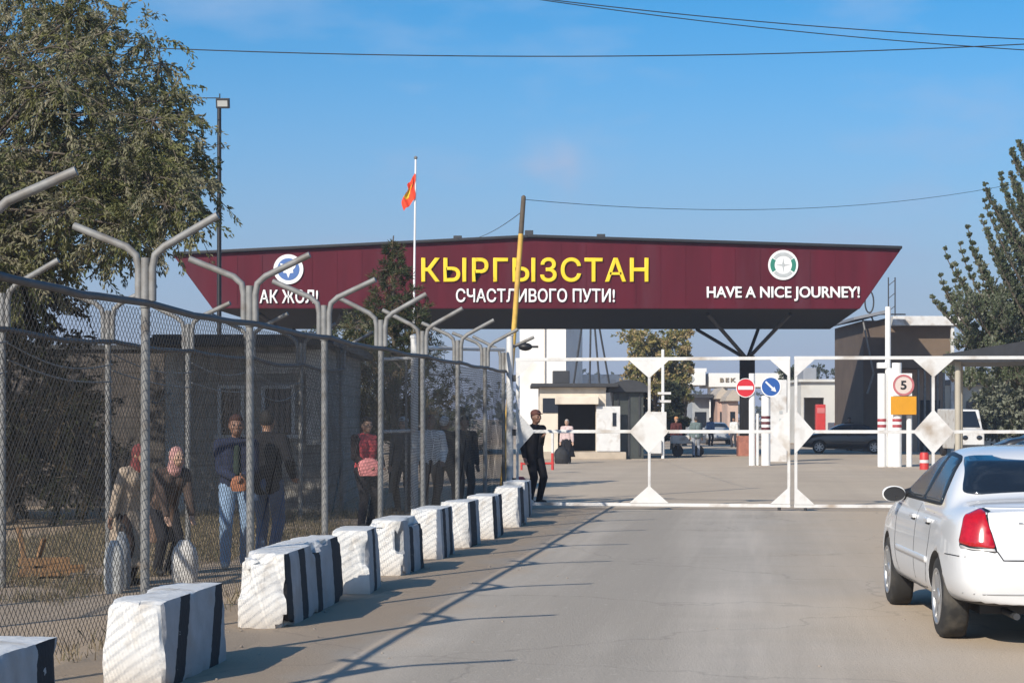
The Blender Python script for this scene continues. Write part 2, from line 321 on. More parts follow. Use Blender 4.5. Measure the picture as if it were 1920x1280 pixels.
# cream kiosk
KY = 79.; k = thing('kiosk', 'cream flat-roofed kiosk with an open dark doorway behind the gate', 'kiosk', (GX(1080, KY), KY, 0))
x0, x1 = GX(1012, KY), GX(1136, KY); dx0, dx1 = GX(1046, KY), GX(1117, KY); zt = pxz(726, KY); zd = pxz(757, KY)
m = MB(); bx(m, x0 - .2, dx1 + 1.2, KY - .9, KY + 4.6, .005, .3); m.build('plinth', pmat('tan_concrete', (.42, .35, .27), .85, .12, 3), k, .02)
m = MB(); bx(m, x0, dx0, KY, KY + .2, .301, zt); bx(m, dx1, x1, KY, KY + .2, .301, zt); bx(m, dx0, dx1, KY, KY + .2, zd, zt)
bx(m, x0, x0 + .2, KY + .2, KY + 4, .301, zt); bx(m, x1 - .2, x1, KY + .2, KY + 4, .301, zt); bx(m, x0, x1, KY + 4, KY + 4.2, .301, zt); m.build('wall', M_cream, k)
m = MB(); bx(m, x0 - .35, x1 + .5, KY - .4, KY + 4.5, zt + .01, zt + .16); m.build('roof', M_dark, k, .02)
m = MB(); bx(m, dx0 - .12, dx1 + .1, KY - .45, KY - .01, zd - .02, zd + .3); m.build('awning_box', M_cream, k, .03)
m = MB(); bx(m, dx1 + .02, dx1 + 1.0, KY - .16, KY - .08, .32, zd - .1); dr = m.build('door', M_white, k, .01)
m = MB(); bx(m, dx1 + .68, dx1 + .84, KY - .175, KY - .158, 1.35, 1.9); m.build('door_window', M_glass, dr)
m = MB(); bx(m, x0 + .3, x1 - .3, KY + 3.7, KY + 3.9, .32, zt - .1); m.build('back_panel', M_dark, k)
m = MB(); bx(m, x0 + .12, x0 + .75, KY - .05, KY - .006, 1.9, 2.5); wn = m.build('window', M_glass, k)
m = MB(); bx(m, x0 + .55, x0 + 1.25, KY + .6, KY + 1.3, zt + .17, zt + .7); m.build('air_conditioner', M_dark, k, .03)
# dark arched booth beside the kiosk
m = MB(); bX, bW = GX(1180, KY), GX(1208, KY) - GX(1152, KY)
b = thing('arched_booth', 'dark glazed booth with a curved roof to the right of the cream kiosk', 'booth', (bX, KY + 1, 0))
zt2 = pxz(735, KY); m.box((bX, KY + 1.2, zt2 / 2), (bW, 1.6, zt2)); m.build('body', pmat('dark_green_panel', (.045, .05, .045), .4, .3, 2), b, .02)
m = MB(); m.prism([(bX + (bW / 2 + .25) * math.cos(a), KY + .1, zt2 + .01 + .5 * math.sin(a)) for a in [math.pi * i / 14 for i in range(15)]], (0, 2.3, 0)); m.build('roof', M_dark, b)
for i in (-1, 0, 1):
    m = MB(); m.box((bX + i * bW * .36, KY + .37, zt2 * .52), (.07, .05, zt2 * .95)); m.build('mullion', M_dark, b)
# tall white block
TY = 132.; x0, x1 = GX(985, TY), GX(1074, TY); t = thing('white_tower_block', 'tall plain white block with a shaded right side behind the kiosk', 'building', ((x0 + x1) / 2, TY, 0), R(-13))
m = MB(); m.box(((x0 + x1) / 2 + .25, TY + 3.5, 4.9), (x1 - x0, 6, 9.8), R(-13)); m.build('wall', pmat('white_plaster', (.72, .70, .66), .8, .06, .7, dirt=(.55, .5, .42)), t)
m = MB(); m.box(((x0 + x1) / 2 + .25, TY + 3.5, 9.95), (x1 - x0 + .5, 6.5, .3), R(-13)); m.build('roof', M_dark, t, .03)
m = MB(); m.box(((x0 + x1) / 2 - .3, TY + .4, 5.5), (.05, .12, 8)); m.build('drainpipe', M_cream, t)
# long low white building behind the booth
LY = 140.; x0, x1 = GX(1088, LY), GX(1216, LY); t = thing('low_white_building', 'long low white building seen over the roof of the cream kiosk', 'building', ((x0 + x1) / 2, LY, 0))
m = MB(); bx(m, x0, x1, LY, LY + 8, 0, pxz(722, LY)); m.build('wall', M_cream, t)
m = MB(); bx(m, x0 - .2, x1 + .2, LY - .5, LY + 8.4, pxz(722, LY) + .01, pxz(702, LY)); m.build('roof_band', M_white, t, .03)
for px in (1120, 1146, 1180): m = MB(); bx(m, GX(px - 8, LY), GX(px + 8, LY), LY - .04, LY - .006, 1.1, 2.5); m.build('window', M_glass, t)
# far customs portal with its lettered beam
PY = 165.; p = thing('customs_portal', 'far white customs portal with a grey crest and lettering on its beam', 'building', (GX(1370, PY), PY, 0))
M_pwh = pmat('portal_white', (.74, .71, .66), .7, .05, .6)
m = MB(); bx(m, GX(1262, PY), GX(1323, PY), PY, PY + 9, pxz(722, PY), pxz(697, PY)); m.build('beam', M_pwh, p, .03)
m = MB(); bx(m, GX(1330, PY), GX(1472, PY), PY + .5, PY + 9, pxz(725, PY), pxz(699, PY)); m.build('beam', M_pwh, p, .03)
m = MB(); bx(m, GX(1288, PY), GX(1326, PY), PY + .4, PY + 8, pxz(697, PY) + .01, pxz(690, PY)); m.build('roof_upstand', M_pwh, p, .03)
m = MB(); disc(m, (GX(1295, PY), pxz(710, PY)), 6.5 / F * PY, PY - .01, PY - .06, 24); m.build('emblem', M_grey, p)
lettering('BEK', GX(1351, PY), GX(1381, PY), pxz(716, PY), pxz(708, PY), PY + .49, .06, pmat('letter_bronze', (.20, .15, .09), .6, .1, 3), p, bold=.03, space=1.35)
m = MB(); bx(m, GX(1264, PY), GX(1288, PY), PY + 1, PY + 8, 0, pxz(722, PY) - .01); m.build('wall', pmat('grey_panel', (.34, .33, .33), .8, .1, 1), p)  # plain grey wall below the left beam
m = MB(); bx(m, GX(1266, PY), GX(1284, PY), PY + .95, PY + .995, 0, 3.4); m.build('window', M_glass, p)
for px in (1296, 1332, 1468): m = MB(); bx(m, GX(px, PY), GX(px + 5, PY), PY + 2, PY + 2.5, 0, pxz(724, PY) - .02); m.build('column', M_pwh, p)
# row of small pink-walled shops under the portal
for nm, lab, xa, xb, yy, ht, mat, ro in (
    ('shop', 'pinkish shop front with a pitched roof, left of the no-entry sign', 1345, 1362, 150, 3.2, (.45, .30, .24), 1),
    ('shop', 'pale pink shop with a striped awning just left of the no-entry sign post', 1364, 1384, 146, 3.0, (.50, .36, .29), 1),
    ('shop', 'small grey shop with a dark flat awning under the customs portal', 1298, 1330, 152, 3.3, (.33, .35, .36), 0)):
    x0, x1 = GX(xa, yy), GX(xb, yy); t = thing(nm, lab, 'shop', ((x0 + x1) / 2, yy, 0))
    m = MB(); bx(m, x0, x1, yy, yy + 5, 0, ht); m.build('wall', pmat(nm + str(xa), mat, .85, .15, 1.4), t)
    m = MB()
    if ro: m.prism([(x0 - .2, yy - .5, ht + .01), (x1 + .2, yy - .5, ht + .01), (x1 + .1, yy - .5, ht + .5), ((x0 + x1) / 2, yy - .5, ht + .9), (x0 - .1, yy - .5, ht + .35)], (0, 6, 0)); m.build('roof', pmat('beige_sheet', (.42, .36, .29), .7, .1, 2), t)
    else: bx(m, x0 - .2, x1 + .2, yy - 1.2, yy + 5.2, ht + .01, ht + .3); m.build('awning', M_dark, t)
    m = MB(); bx(m, x0 + .2, x1 - .25, yy - .05, yy - .006, .9, 2.2); m.build('window', M_glass, t)
# pale low building with the dark opening on the right
RY = 128.; x0, x1 = GX(1502, RY), GX(1600, RY); t = thing('pale_depot', 'pale flat-roofed building with a dark square opening right of the gate stiles', 'building', ((x0 + x1) / 2, RY, 0))
zt = pxz(716, RY); ox0, ox1, oz = GX(1507, RY), GX(1545, RY), pxz(745, RY); M_pale = pmat('pale_plaster', (.55, .54, .50), .8, .08, .8, dirt=(.42, .38, .32))
m = MB(); bx(m, x0, ox0, RY, RY + .3, 0, zt); bx(m, ox1, x1, RY, RY + .3, 0, zt); bx(m, ox0, ox1, RY, RY + .3, oz, zt); bx(m, x0, x1, RY + 5, RY + 5.3, 0, zt); bx(m, x0, x0 + .3, RY + .3, RY + 5, 0, zt); bx(m, x1 - .3, x1, RY + .3, RY + 5, 0, zt); m.build('wall', M_pale, t)
m = MB(); bx(m, x0 - .2, x1 + .2, RY - .3, RY + 5.5, zt + .01, zt + .18); m.build('roof', M_pale, t)
m = MB(); bx(m, GX(1563, RY), GX(1606, RY), RY - 1.6, RY - .31, pxz(733, RY), pxz(722, RY)); m.build('porch_canopy', M_whiteclean, t, .03)
m = MB(); bx(m, GX(1571, RY), GX(1592, RY), RY - .06, RY - .006, 1.9, pxz(735, RY)); m.build('window', pmat('rose_glass', (.25, .12, .12), .3, .1, 2), t)
m = MB(); bx(m, GX(1562, RY), GX(1565, RY), RY - 1.5, RY - 1.3, 0, pxz(733, RY) - .01); m.build('porch_post', pmat('pink_post', (.55, .36, .32), .6, .1, 2), t)
m = MB(); bx(m, GX(1515, RY), GX(1540, RY), RY + 2, RY + 6, zt + .19, zt + 1.0); m.build('rooftop_tank', pmat('grey_tank', (.25, .26, .28), .6, .1, 1), t, .05)
x = GX(1538, 126); t = thing('vending_machine', 'bright red upright cabinet standing before the dark opening of the pale depot', 'vending machine', (x, 126, 0))
m = MB(); m.box((x, 126, 1.3), (.62, .6, 2.6)); m.build('cabinet', M_red, t, .05)
m = MB(); m.box((x, 125.69, 2.2), (.5, .02, .35)); m.build('panel', pmat('rose_panel', (.55, .16, .15), .5, .1, 2), t)
# brown two-storey building on the right
BY = 96.; x0, x1 = GX(1618, BY), GX(1785, BY); t = thing('brown_guardhouse', 'brown two-storey guardhouse with a white roof edge, right of the maroon canopy', 'building', ((x0 + x1) / 2, BY, 0))
M_brown = pmat('brown_cladding', (.15, .105, .07), .8, .15, 1.2); zt = pxz(612, BY); zm = pxz(690, BY)
m = MB(); bx(m, GX(1664, BY), x1, BY, BY + 9, zm, zt); m.build('upper_storey', M_brown, t, .02)
m = MB(); bx(m, x0 + .1, GX(1664, BY) - .01, BY + .4, BY + 9, 0, pxz(600, BY)); m.build('stair_tower', pmat('dark_cladding', (.105, .075, .055), .8, .2, 1.2), t, .02)
m = MB(); bx(m, GX(1672, BY), x1 - .1, BY + 1.6, BY + 9, 0, zm - .01); m.build('lower_storey', pmat('salmon_plaster', (.52, .36, .27), .8, .08, 1, dirt=(.5, .42, .33)), t)
m = MB(); bx(m, GX(1668, BY), x1 + .35, BY - .9, BY + 9.4, zt + .01, pxz(594, BY)); m.build('roof', M_white, t, .03)
m = MB(); m.prism([(x0 - .5, BY - .3, pxz(600, BY)), (GX(1667, BY), BY - .3, pxz(586, BY)), (GX(1667, BY), BY - .3, pxz(580, BY)), (x0 - .5, BY - .3, pxz(595, BY))], (0, 9, 0)); m.build('lean_to_roof', pmat('grey_sheet', (.22, .23, .25), .5, .15, 2), t)
m = MB(); bx(m, x1 - .2, x1 - .05, BY - .7, BY - .5, 0, zt); m.build('post', M_white, t)
m = MB(); bx(m, GX(1738, BY), GX(1775, BY), BY + 1.5, BY + 1.59, 0, 2.6); m.build('doorway', M_dark, t)
for i in range(5): m = MB(); xx = GX(1722 + i * 12, BY); bx(m, xx, xx + .1, BY + .2, BY + .3, 0, zm - .02); m.build('post', M_galv, t)
m = MB(); m.tube([W(1626, 738, BY - .1), W(1638, 700, BY - .15), W(1626, 640, BY - .1), W(1618, 600, BY)], .05, 6); m.build('pipe', M_galv, t)
q = W(1630, 566, BY + 1); m = MB()
m.tube([q + Vector((.22 * math.sin(a), 0, .55 * math.cos(a))) for a in [i * 2 * math.pi / 16 for i in range(17)]], .04, 6, False); m.tube([q + Vector((0, 0, -.5)), q + Vector((.3, 0, -1.2))], .04); m.build('satellite_ring', M_dark, t)
# antenna mast
ax = GX(1672, 104); t = thing('antenna_mast', 'thin lattice antenna mast rising behind the brown guardhouse', 'mast', (ax, 104, 0))
m = MB(); zt = pxz(520, 104)
for dx in (-.18, .18): m.tube([(ax + dx, 104, 0), (ax + dx, 104, zt)], .035, 6)
for i in range(13): z = .5 + i * (zt - .6) / 12.5; m.tube([(ax - .18, 104, z), (ax + .18, 104, z + .3)], .02, 5)
m.build('mast_frame', M_dark, t)
m = MB(); m.tube([(ax - .75, 104, zt - 2), (ax + .75, 104, zt - 2)], .04, 6); m.tube([(ax - .1, 104, zt - 2.9), (ax + 1, 104, zt - 2.9)], .03, 6); m.build('crossarm', M_dark, t)
# far steel pylon seen under the canopy
m = MB(); yy = 118.; ax = GX(1113, yy); t = thing('steel_pylon', 'thin dark steel tripod pylon standing behind the cream kiosk', 'pylon', (ax, yy, 0))
zt = 8.5
for a, b in ((1096, 1060), (1108, 1104), (1112, 1134), (1117, 1165)): m.tube([(GX(a, yy), yy, zt), (GX(b, yy), yy + (b % 3), 0)], .06, 6)
m.tube([(GX(1080, yy), yy, zt - 1.2), (GX(1128, yy), yy, zt - 1.2)], .05, 6); m.build('legs', M_dark, t)
# dark arched carport on the right
cy0, cy1 = 46., 50.; x0 = GX(1768, cy0); t = thing('carport', 'dark carport with a curved roof in front of the poplar tree', 'carport', (x0 + 4, 49, 0))
pts = []
for i in range(17):
    u = i / 16; x = x0 + u * 9; z = pxz(664, cy0) + .95 * math.sin(math.pi * min(1, u * 1.0) * .5 + 0) * 1.0; pts.append((x, z))
m = MB(); m.prism([(x, cy0, z) for x, z in pts] + [(x, cy0, z - .12 - .5 * math.sin(math.pi * i / 16) ** .7) for i, (x, z) in list(enumerate(pts))[::-1]], (.9, cy1 - cy0, 0)); m.build('roof', M_dark, t)
for xx, yy in ((x0 + .45, cy0 + .4), (x0 + 1.25, cy1 - .4), (x0 + 8.4, cy0 + .4), (x0 + 9.1, cy1 - .4)):
    m = MB(); m.tube([(xx, yy, 0), (xx, yy, 3.17 if xx < x0 + 2 else 3.95)], .075, 8); m.build('post', pmat('beige_post', (.40, .36, .29), .7, .1, 2), t)
x0 = GX(1830, 100); t = thing('cream_outbuilding', 'long cream outbuilding half hidden under the poplar foliage behind the carport', 'building', (x0, 104, 0))
m = MB(); bx(m, GX(1792, 104), GX(1990, 104), 104, 110, 0, 3.5); m.build('wall', M_cream, t)
m = MB(); bx(m, GX(1790, 104), GX(1992, 104), 103.6, 110.4, 3.51, 3.8); m.build('roof', M_dark, t)
for px in (1812, 1850, 1905): m = MB(); bx(m, GX(px, 104), GX(px + 22, 104), 103.94, 103.994, 1.0, 2.6); m.build('window', M_glass, t)
# ------------------------------------------------------------------ the two chain-link fences of the walkway
def arm_pts(base, s):
    o = base; d = RN * s
    return [o + d * .055 + Vector((0, 0, 2.55)), o + d * .055 + Vector((0, 0, 2.80)), o + d * .075 + Vector((0, 0, 2.90)), o + d * .15 + Vector((0, 0, 2.965)), o + d * .57 + Vector((0, 0, 3.17))]
M_wire2 = pmat('rusty_wire', (.085, .078, .07), .7, .2, 5, metal=.2)
def fence(label, fxn, Ys, pitch, wr, seed, sag):
    rnd = random.Random(seed); p0 = Vector((fxn(Ys[0]), Ys[0], 0))
    t = thing('chain_link_fence', label, 'fence', p0)
    B = [Vector((fxn(y), y, 0)) for y in Ys]
    for b in B:
        m = MB(); tilt = Vector((rnd.uniform(-.012, .012), rnd.uniform(-.02, .02), 0))
        m.tube([b + Vector((0, 0, -.02)), b + tilt + Vector((0, 0, 2.88))], .035, 12); po = m.build('post', M_galv, t)
        for s in (-1, 1):
            m = MB(); dz = rnd.uniform(-.04, .03); pts = [p + tilt for p in arm_pts(b, s)]; pts[-1] += Vector((0, rnd.uniform(-.05, .05), dz)); m.tube(pts, .030, 12); m.build('arm', M_galv, po)
        m = MB(); m.lathe([(.045, 2.50), (.045, 2.56)], b + tilt, n=12); m.build('clamp', M_galv, po)
    for a, b in zip(B[:-1], B[1:]):
        m = MB(); dr = RN * .045; s_ = rnd.uniform(.3, 1) * sag
        pts = [a.lerp(b, i / 8) + dr + Vector((0, 0, 2.53 - s_ * math.sin(math.pi * i / 8) + rnd.uniform(-.006, .006))) for i in range(9)]
        m.tube(pts, .028, 8); m.build('top_rail', pmat('dark_rail', (.09, .085, .085), .6, .25, 6, metal=.3), t)
        m = MB(); d = (b - a); ln = d.length; d.normalize(); H0, H1 = .06, 2.5; h = H1 - H0
        for fam in (1, -1):
            off = RN * (.004 * fam - .043); x = -h
            while x < ln:
                xa, za, xb, zb = x, 0., x + h, h
                if xa < 0: za -= xa; xa = 0
                if xb > ln: zb -= (xb - ln); xb = ln
                if zb - za > .02:
                    if fam < 0: za, zb = h - za, h - zb
                    bow = lambda xx, zz: a + d * xx + off + RN * (.035 * math.sin(math.pi * xx / ln) * math.sin(math.pi * zz / h) * math.sin(xx * 2.3 + seed)) + Vector((0, 0, H0 + zz))
                    n_ = max(1, int((xb - xa) / .8)); m.tube([bow(xa + (xb - xa) * i / n_, za + (zb - za) * i / n_) for i in range(n_ + 1)], wr, 3, False)
                x += pitch
        if seed == 2:                                            # loose wires strung along the farther fence
            for z0 in (2.15, 2.32):
                mw = MB(); sg = rnd.uniform(.04, .22); za, zb_ = z0 + rnd.uniform(-.1, .1), z0 + rnd.uniform(-.1, .1); mw.tube([a.lerp(b, i / 10) + RN * .05 + Vector((0, 0, za + (zb_ - za) * i / 10 - sg * math.sin(math.pi * i / 10))) for i in range(11)], .009, 5); mw.build('loose_wire', M_galv, t)
        m.build('mesh_panel', M_wire if seed == 1 else M_wire2, t, fix=False)
    return t
S3 = 3.06
fence('nearer chain-link fence with forked steel posts standing just behind the striped blocks', fx, [14.7 + S3 * n for n in range(-3, 7)] + [35.5], .075, .0027, 1, .03)
fence('farther chain-link fence with forked posts along the building side of the walkway', f2x, [18.8 + S3 * n for n in range(-2, 6)], .085, .0023, 2, .06)
# ------------------------------------------------------------------ steel gate
def leaf(label, A, B, mid, gates):
    A = Vector(A); B = Vector(B); d = (B - A).normalized(); ln = (B - A).length; zt, zb, zm = 2.74, .09, 1.42
    t = thing('gate_leaf', label, 'gate', A)
    nrm = d.cross(Vector((0, 0, 1)))
    P = lambda s, z, o=0: A + d * s + Vector((0, 0, z)) + nrm * o
    m = MB(); m.bar(P(0, zt), P(ln, zt), .05, .06); m.bar(P(0, zb), P(ln, zb), .05, .06); m.bar(P(.03, zb + .03), P(.03, zt - .03), .05, .06); m.bar(P(ln - .03, zb + .03), P(ln - .03, zt - .03), .05, .06); m.build('frame', M_white, t, .006)
    m = MB(); m.bar(P(.06, zm), P(ln - .06, zm), .045, .06); m.build('rail', M_white, t, .006)
    m = MB(); m.bar(P(mid, zb + .03), P(mid, zm - .03), .048, .06); m.bar(P(mid, zm + .03), P(mid, zt - .03), .048, .06); m.build('stile', M_white, t, .006)
    def gus(pts):
        m = MB(); m.prism([P(s, z, .030) for s, z in pts], nrm * .006); m.build('gusset', M_white, t)
    q = .36; h = .32
    gus([(mid - q, zt - .03), (mid + q, zt - .03), (mid, zt - .03 - h)]); gus([(mid - q, zb + .03), (mid, zb + .03 + h), (mid + q, zb + .03)])
    gus([(mid - q, zm), (mid, zm + .40), (mid + q, zm), (mid, zm - .40)])
    for s0, sg in ((.0, 1), (ln, -1)):
        gus([(s0 + sg * .01, zt - .03), (s0 + sg * q, zt - .03), (s0 + sg * .01, zt - .03 - h)]); gus([(s0 + sg * .01, zb + .03), (s0 + sg * .01, zb + .03 + h), (s0 + sg * q, zb + .03)])
        gus([(s0 + sg * .01, zm + .40), (s0 + sg * q, zm), (s0 + sg * .01, zm - .40)])
    m = MB()
    for s in (.2, ln - .2): m.tube([P(s, zb - .03), P(s, .01)], .03, 8)
    m.build('drop_bolt', M_dark, t)
    return t
GA = (GX(967, 35.4), 35.4, 0); GB = (GX(1482, 34.5), 34.5, 0); GC = (GX(1489, 34.4), 34.4, 0); GD = (GX(2008, 34.2), 34.2, 0)
leaf('white steel gate leaf closing the left lane beside the walkway fence', GA, GB, 2.47, 0)
leaf('white steel gate leaf closing the right lane beyond the white car', GC, GD, 2.47, 0)
def gpost(px, Y, label, h=3.1):
    x = GX(px, Y); t = thing('gate_post', label, 'gate post', (x, Y, 0)); m = MB(); m.tube([(x, Y, -.02), (x, Y, h)], .065, 14); m.build('shaft', M_white, t)
    m = MB(); m.lathe([(.075, h), (.075, h + .03), (.02, h + .05)], (x, Y, 0), n=14); m.build('cap', M_white, t)
    for z in (.5, 1.4, 2.4): m = MB(); m.lathe([(.05, -.06), (.05, .06)], (x + (.085 if px < 1200 else -.085), Y - .02, z), n=10); m.build('hinge', M_dark, t)
    return t
gpost(956, 35.45, 'white steel gate post at the end of the walkway fence', 3.18); gpost(2018, 34.2, 'white steel gate post at the far right end of the gate')
q = W(985, 650, 35.4); t = thing('security_camera', 'black camera unit on a bracket at the left gate post top', 'camera', q)
m = MB(); m.tube([q + Vector((-.30, .05, .02)), q + Vector((-.08, .05, .02))], .015, 8); m.build('bracket', M_dark, t)
m = MB(); m.ball(q, (.13, .1, .075)); m.box(q + Vector((.17, 0, 0)), (.14, .06, .04)); m.build('housing', M_black, t)
# portal frame of the pedestrian gate inside the walkway
Y = 32.6; x0 = GX(777, Y); x1 = GX(953, 35.4)
t = thing('pedestrian_gate_frame', 'thick pale pipe post with crossbars inside the walkway', 'gate frame', (x0, Y, 0))
m = MB(); m.tube([(x0, Y, 0), (x0, Y, 3.02)], .065, 12); m.build('post', M_white, t)
m = MB(); m.lathe([(.075, 3.02), (.075, 3.06), (.02, 3.09)], (x0, Y, 0), n=12); m.build('cap', M_white, t)
m = MB(); m.tube([(x0 + .07, Y, 2.86), (x1 - .08, 35.3, 2.92)], .035, 8); m.build('crossbar', M_white, t)
for z in (2.68, 1.45): m = MB(); m.tube([(x0 - .06, Y, z), (GX(716, Y), Y, z - .02)], .03, 8); m.build('crossbar', M_white, t)
m = MB(); m.tube([(x0 - .14, Y, 2.66), (x0 - .14, Y, .05)], .022, 8); m.build('stile', M_galv, t)
# ------------------------------------------------------------------ striped concrete blocks
def block_material(i, stripes, lean):
    m = pmat('block_stripes_shaded_%d' % i, (.37, .37, .375), .85, .16, 5, bump=.3, bscale=30, dirt=(.34, .31, .28), dirt_z=.35); t = m.node_tree; n = t.nodes; l = t.links.new; b = n['Principled BSDF']  # real black stripes; darker grey base and patches have the side's shade painted in
    src = b.inputs['Base Color'].links[0].from_socket
    c = n.new('ShaderNodeTexCoord'); sp = n.new('ShaderNodeSeparateXYZ'); l(c.outputs['Object'], sp.inputs[0])
    def mth(op, a, b_):
        x = n.new('ShaderNodeMath'); x.operation = op
        for k, v in ((0, a), (1, b_)):
            if isinstance(v, (int, float)): x.inputs[k].default_value = v
            else: l(v, x.inputs[k])
        return x.outputs[0]
    z = n.new('ShaderNodeTexNoise'); z.inputs['Scale'].default_value = 14; z.inputs['Detail'].default_value = 5; l(c.outputs['Object'], z.inputs['Vector'])
    y = mth('SUBTRACT', sp.outputs['Y'], mth('MULTIPLY', sp.outputs['Z'], lean)); y = mth('ADD', y, mth('MULTIPLY', mth('SUBTRACT', z.outputs['Fac'], .5), .05))
    tot = None
    for a, b_ in stripes:
        k = mth('MULTIPLY', mth('GREATER_THAN', y, a), mth('LESS_THAN', y, b_)); tot = k if tot is None else mth('MAXIMUM', tot, k)
    tot = mth('MULTIPLY', tot, mth('LESS_THAN', z.outputs['Fac'], .73))
    x = n.new('ShaderNodeMix'); x.data_type = 'RGBA'; l(tot, x.inputs['Factor']); l(src, x.inputs['A']); x.inputs['B'].default_value = (.014, .014, .017, 1); l(x.outputs['Result'], b.inputs['Base Color'])
    return m
M_block = pmat('whitewashed_concrete', (.76, .74, .70), .85, .07, 7, bump=.35, bscale=26, dirt=(.42, .34, .25), dirt_z=.30)
def block(i, X, Y, Lb, Wd, H, rot, stripes, lean, chip, label):
    t = tag(None or bpy.data.objects.new('concrete_block', bpy.data.meshes.new('concrete_block')), label, 'concrete block', 'black striped white concrete blocks')
    COL.objects.link(t); bm = bmesh.new(); bmesh.ops.create_cube(bm, size=1)
    for v in bm.verts: v.co = Vector((v.co.x * Wd - Wd / 2, (v.co.y + .5) * Lb, (v.co.z + .5) * H))
    bmesh.ops.bisect_plane(bm, geom=bm.verts[:] + bm.edges[:] + bm.faces[:], plane_co=(0, .001, 0), plane_no=(0, 1, 0))
    cut = lambda ax, lo, hi, st: [bmesh.ops.bisect_plane(bm, geom=bm.verts[:] + bm.edges[:] + bm.faces[:], plane_co=[(q if k == ax else 0) for k in range(3)], plane_no=[(1 if k == ax else 0) for k in range(3)]) for q in [lo + (hi - lo) * j / st for j in range(1, st)]]
    cut(0, -Wd, 0, 12); cut(1, 0, Lb, int(Lb / .04)); cut(2, 0, H, 15)
    rnd = Vector((i * 7.3, i * 3.1, i * 1.7)); C = Vector((-Wd / 2, Lb / 2, H / 2)); hs = Vector((Wd / 2, Lb / 2, H / 2))
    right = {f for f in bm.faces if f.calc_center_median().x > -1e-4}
    for v in bm.verts:
        p = v.co.copy(); q = p - C; dist = [hs[k] - abs(q[k]) for k in range(3)]; ds = sorted(dist)
        edge = max(0, 1 - ds[1] / .09)                                     # 1 on an edge
        n1 = noise.noise(p * 4 + rnd); n2 = noise.noise(p * 13 + rnd); n3 = noise.noise(p * 30 + rnd)
        pull = edge ** 2 * (.007 + max(0, n1 - .18) * chip + .006 * n2)
        if p.z > H * .45: pull += edge * max(0, noise.noise(p * 2.3 + rnd * 2) - .15) * chip * 1.6
        new = p + Vector([-math.copysign(pull, q[k]) if dist[k] < .09 else 0 for k in range(3)])
        new += Vector((n3, noise.noise(p * 30 + rnd * 3), n2)) * (.0025 if ds[0] < .001 else 0)
        if dist[1] < .001 and q.y < 0: new.y += .012 * n1
        new.x -= (p.z / H) * .03 * (1 if q.x > 0 else -1)                     # slight taper to the top
        v.co = new
    bm.normal_update(); 
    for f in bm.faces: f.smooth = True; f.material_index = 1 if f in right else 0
    for e in bm.edges: e.smooth = e.calc_face_angle(0) < R(32)
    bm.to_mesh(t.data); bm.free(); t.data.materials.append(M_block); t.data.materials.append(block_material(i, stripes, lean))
    t.location = (X, Y, -.008); t.rotation_euler = (0, 0, rot); return t
BL = [(-2.43, 8.7, 1.15, .45, .55, -.12, [(.72, .98)], .25, .06, 'nearest striped block, cut off by the bottom left corner of the photo'),
 (-2.10, 11.72, 1.42, .43, .545, -.11, [(.13, .35), (.96, 1.18)], .49, .05, 'white block with two slanting black stripes, second nearest to the camera'),
 (-1.76, 15.1, 2.5, .42, .60, -.09, [(-.1, .26), (.62, .86), (1.28, 1.5), (2.05, 2.6)], -.10, .13, 'longest striped block, with four black bands and a broken top edge'),
 (-1.33, 18.1, .8, .42, .61, -.06, [(.3, .48)], 0, .06, 'short white block with one narrow black stripe touching the longest block'),
 (-1.13, 20.2, 1.15, .44, .59, -.14, [(.36, .56), (.92, 1.2)], .05, .17, 'battered white block with crumbling near end, third beyond the two nearest'),
 (-.81, 22.6, .95, .42, .60, -.12, [(.12, .34), (.58, .80)], 0, .05, 'clean white block with two close black bands, fifth beyond the nearest one'),
 (-.53, 24.55, .95, .42, .60, -.13, [(.12, .62)], 0, .06, 'white block with a single wide black band on its side, mid row'),
 (-.24, 26.4, 1.0, .42, .60, -.13, [(-.1, .34), (.66, .95)], 0, .07, 'white block with black bands at both ends of its side, third from the gate'),
 (.12, 29.2, .95, .44, .62, -.13, [(.22, .62)], 0, .06, 'tall bright white block with rounded near face, second from the gate'),
 (.24, 31.9, .9, .42, .62, -.13, [(.4, .62)], 0, .06, 'white block closest to the gate and the guard in black')]
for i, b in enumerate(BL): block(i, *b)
# ------------------------------------------------------------------ signs, posts, poles
def stripes(mb, x, Y, z0, r, n, st):
    for i in range(n): mb.lathe([(r, z0 + i * st), (r, z0 + i * st + st * .5)], (x, Y, 0), n=16)
SY = 68.
def signpost(px, label, rs, top_px, extra=None):
    x = GX(px, SY); t = thing('road_sign', label, 'road sign', (x, SY, 0)); return t, x
t, x = signpost(1410, 'round red no-entry sign with a white bar on a white post', 0, 0)
m = MB(); m.tube([(x, SY, 0), (x, SY, pxz(700, SY))], .11, 14); m.build('post', M_whiteclean, t)
m = MB(); m.tube([(x + .2, SY + .1, 0), (x + .2, SY + .1, pxz(775, SY))], .06, 10); m.build('post', M_whiteclean, t)
c = (GX(1397, SY), pxz(727, SY)); r = 18 / F * SY
m = MB(); disc(m, c, r, SY - .13, SY - .15); dsc = m.build('sign_face', pmat('sign_red', (.55, .02, .03), .4, .05, 3), t)
m = MB(); m.box((c[0], SY - .16, c[1]), (r * 1.55, .012, r * .36)); m.build('sign_bar', M_whiteclean, dsc)
m = MB(); disc(m, c, r, SY - .152, SY - .158, 40, r * .93); m.build('sign_rim', M_whiteclean, dsc)
t, x = signpost(1436, 'round blue keep-right arrow sign with white rim on a striped white post', 0, 0)
m = MB(); m.tube([(x, SY, 0), (x, SY, pxz(742, SY))], .16, 14); m.build('post', M_whiteclean, t)
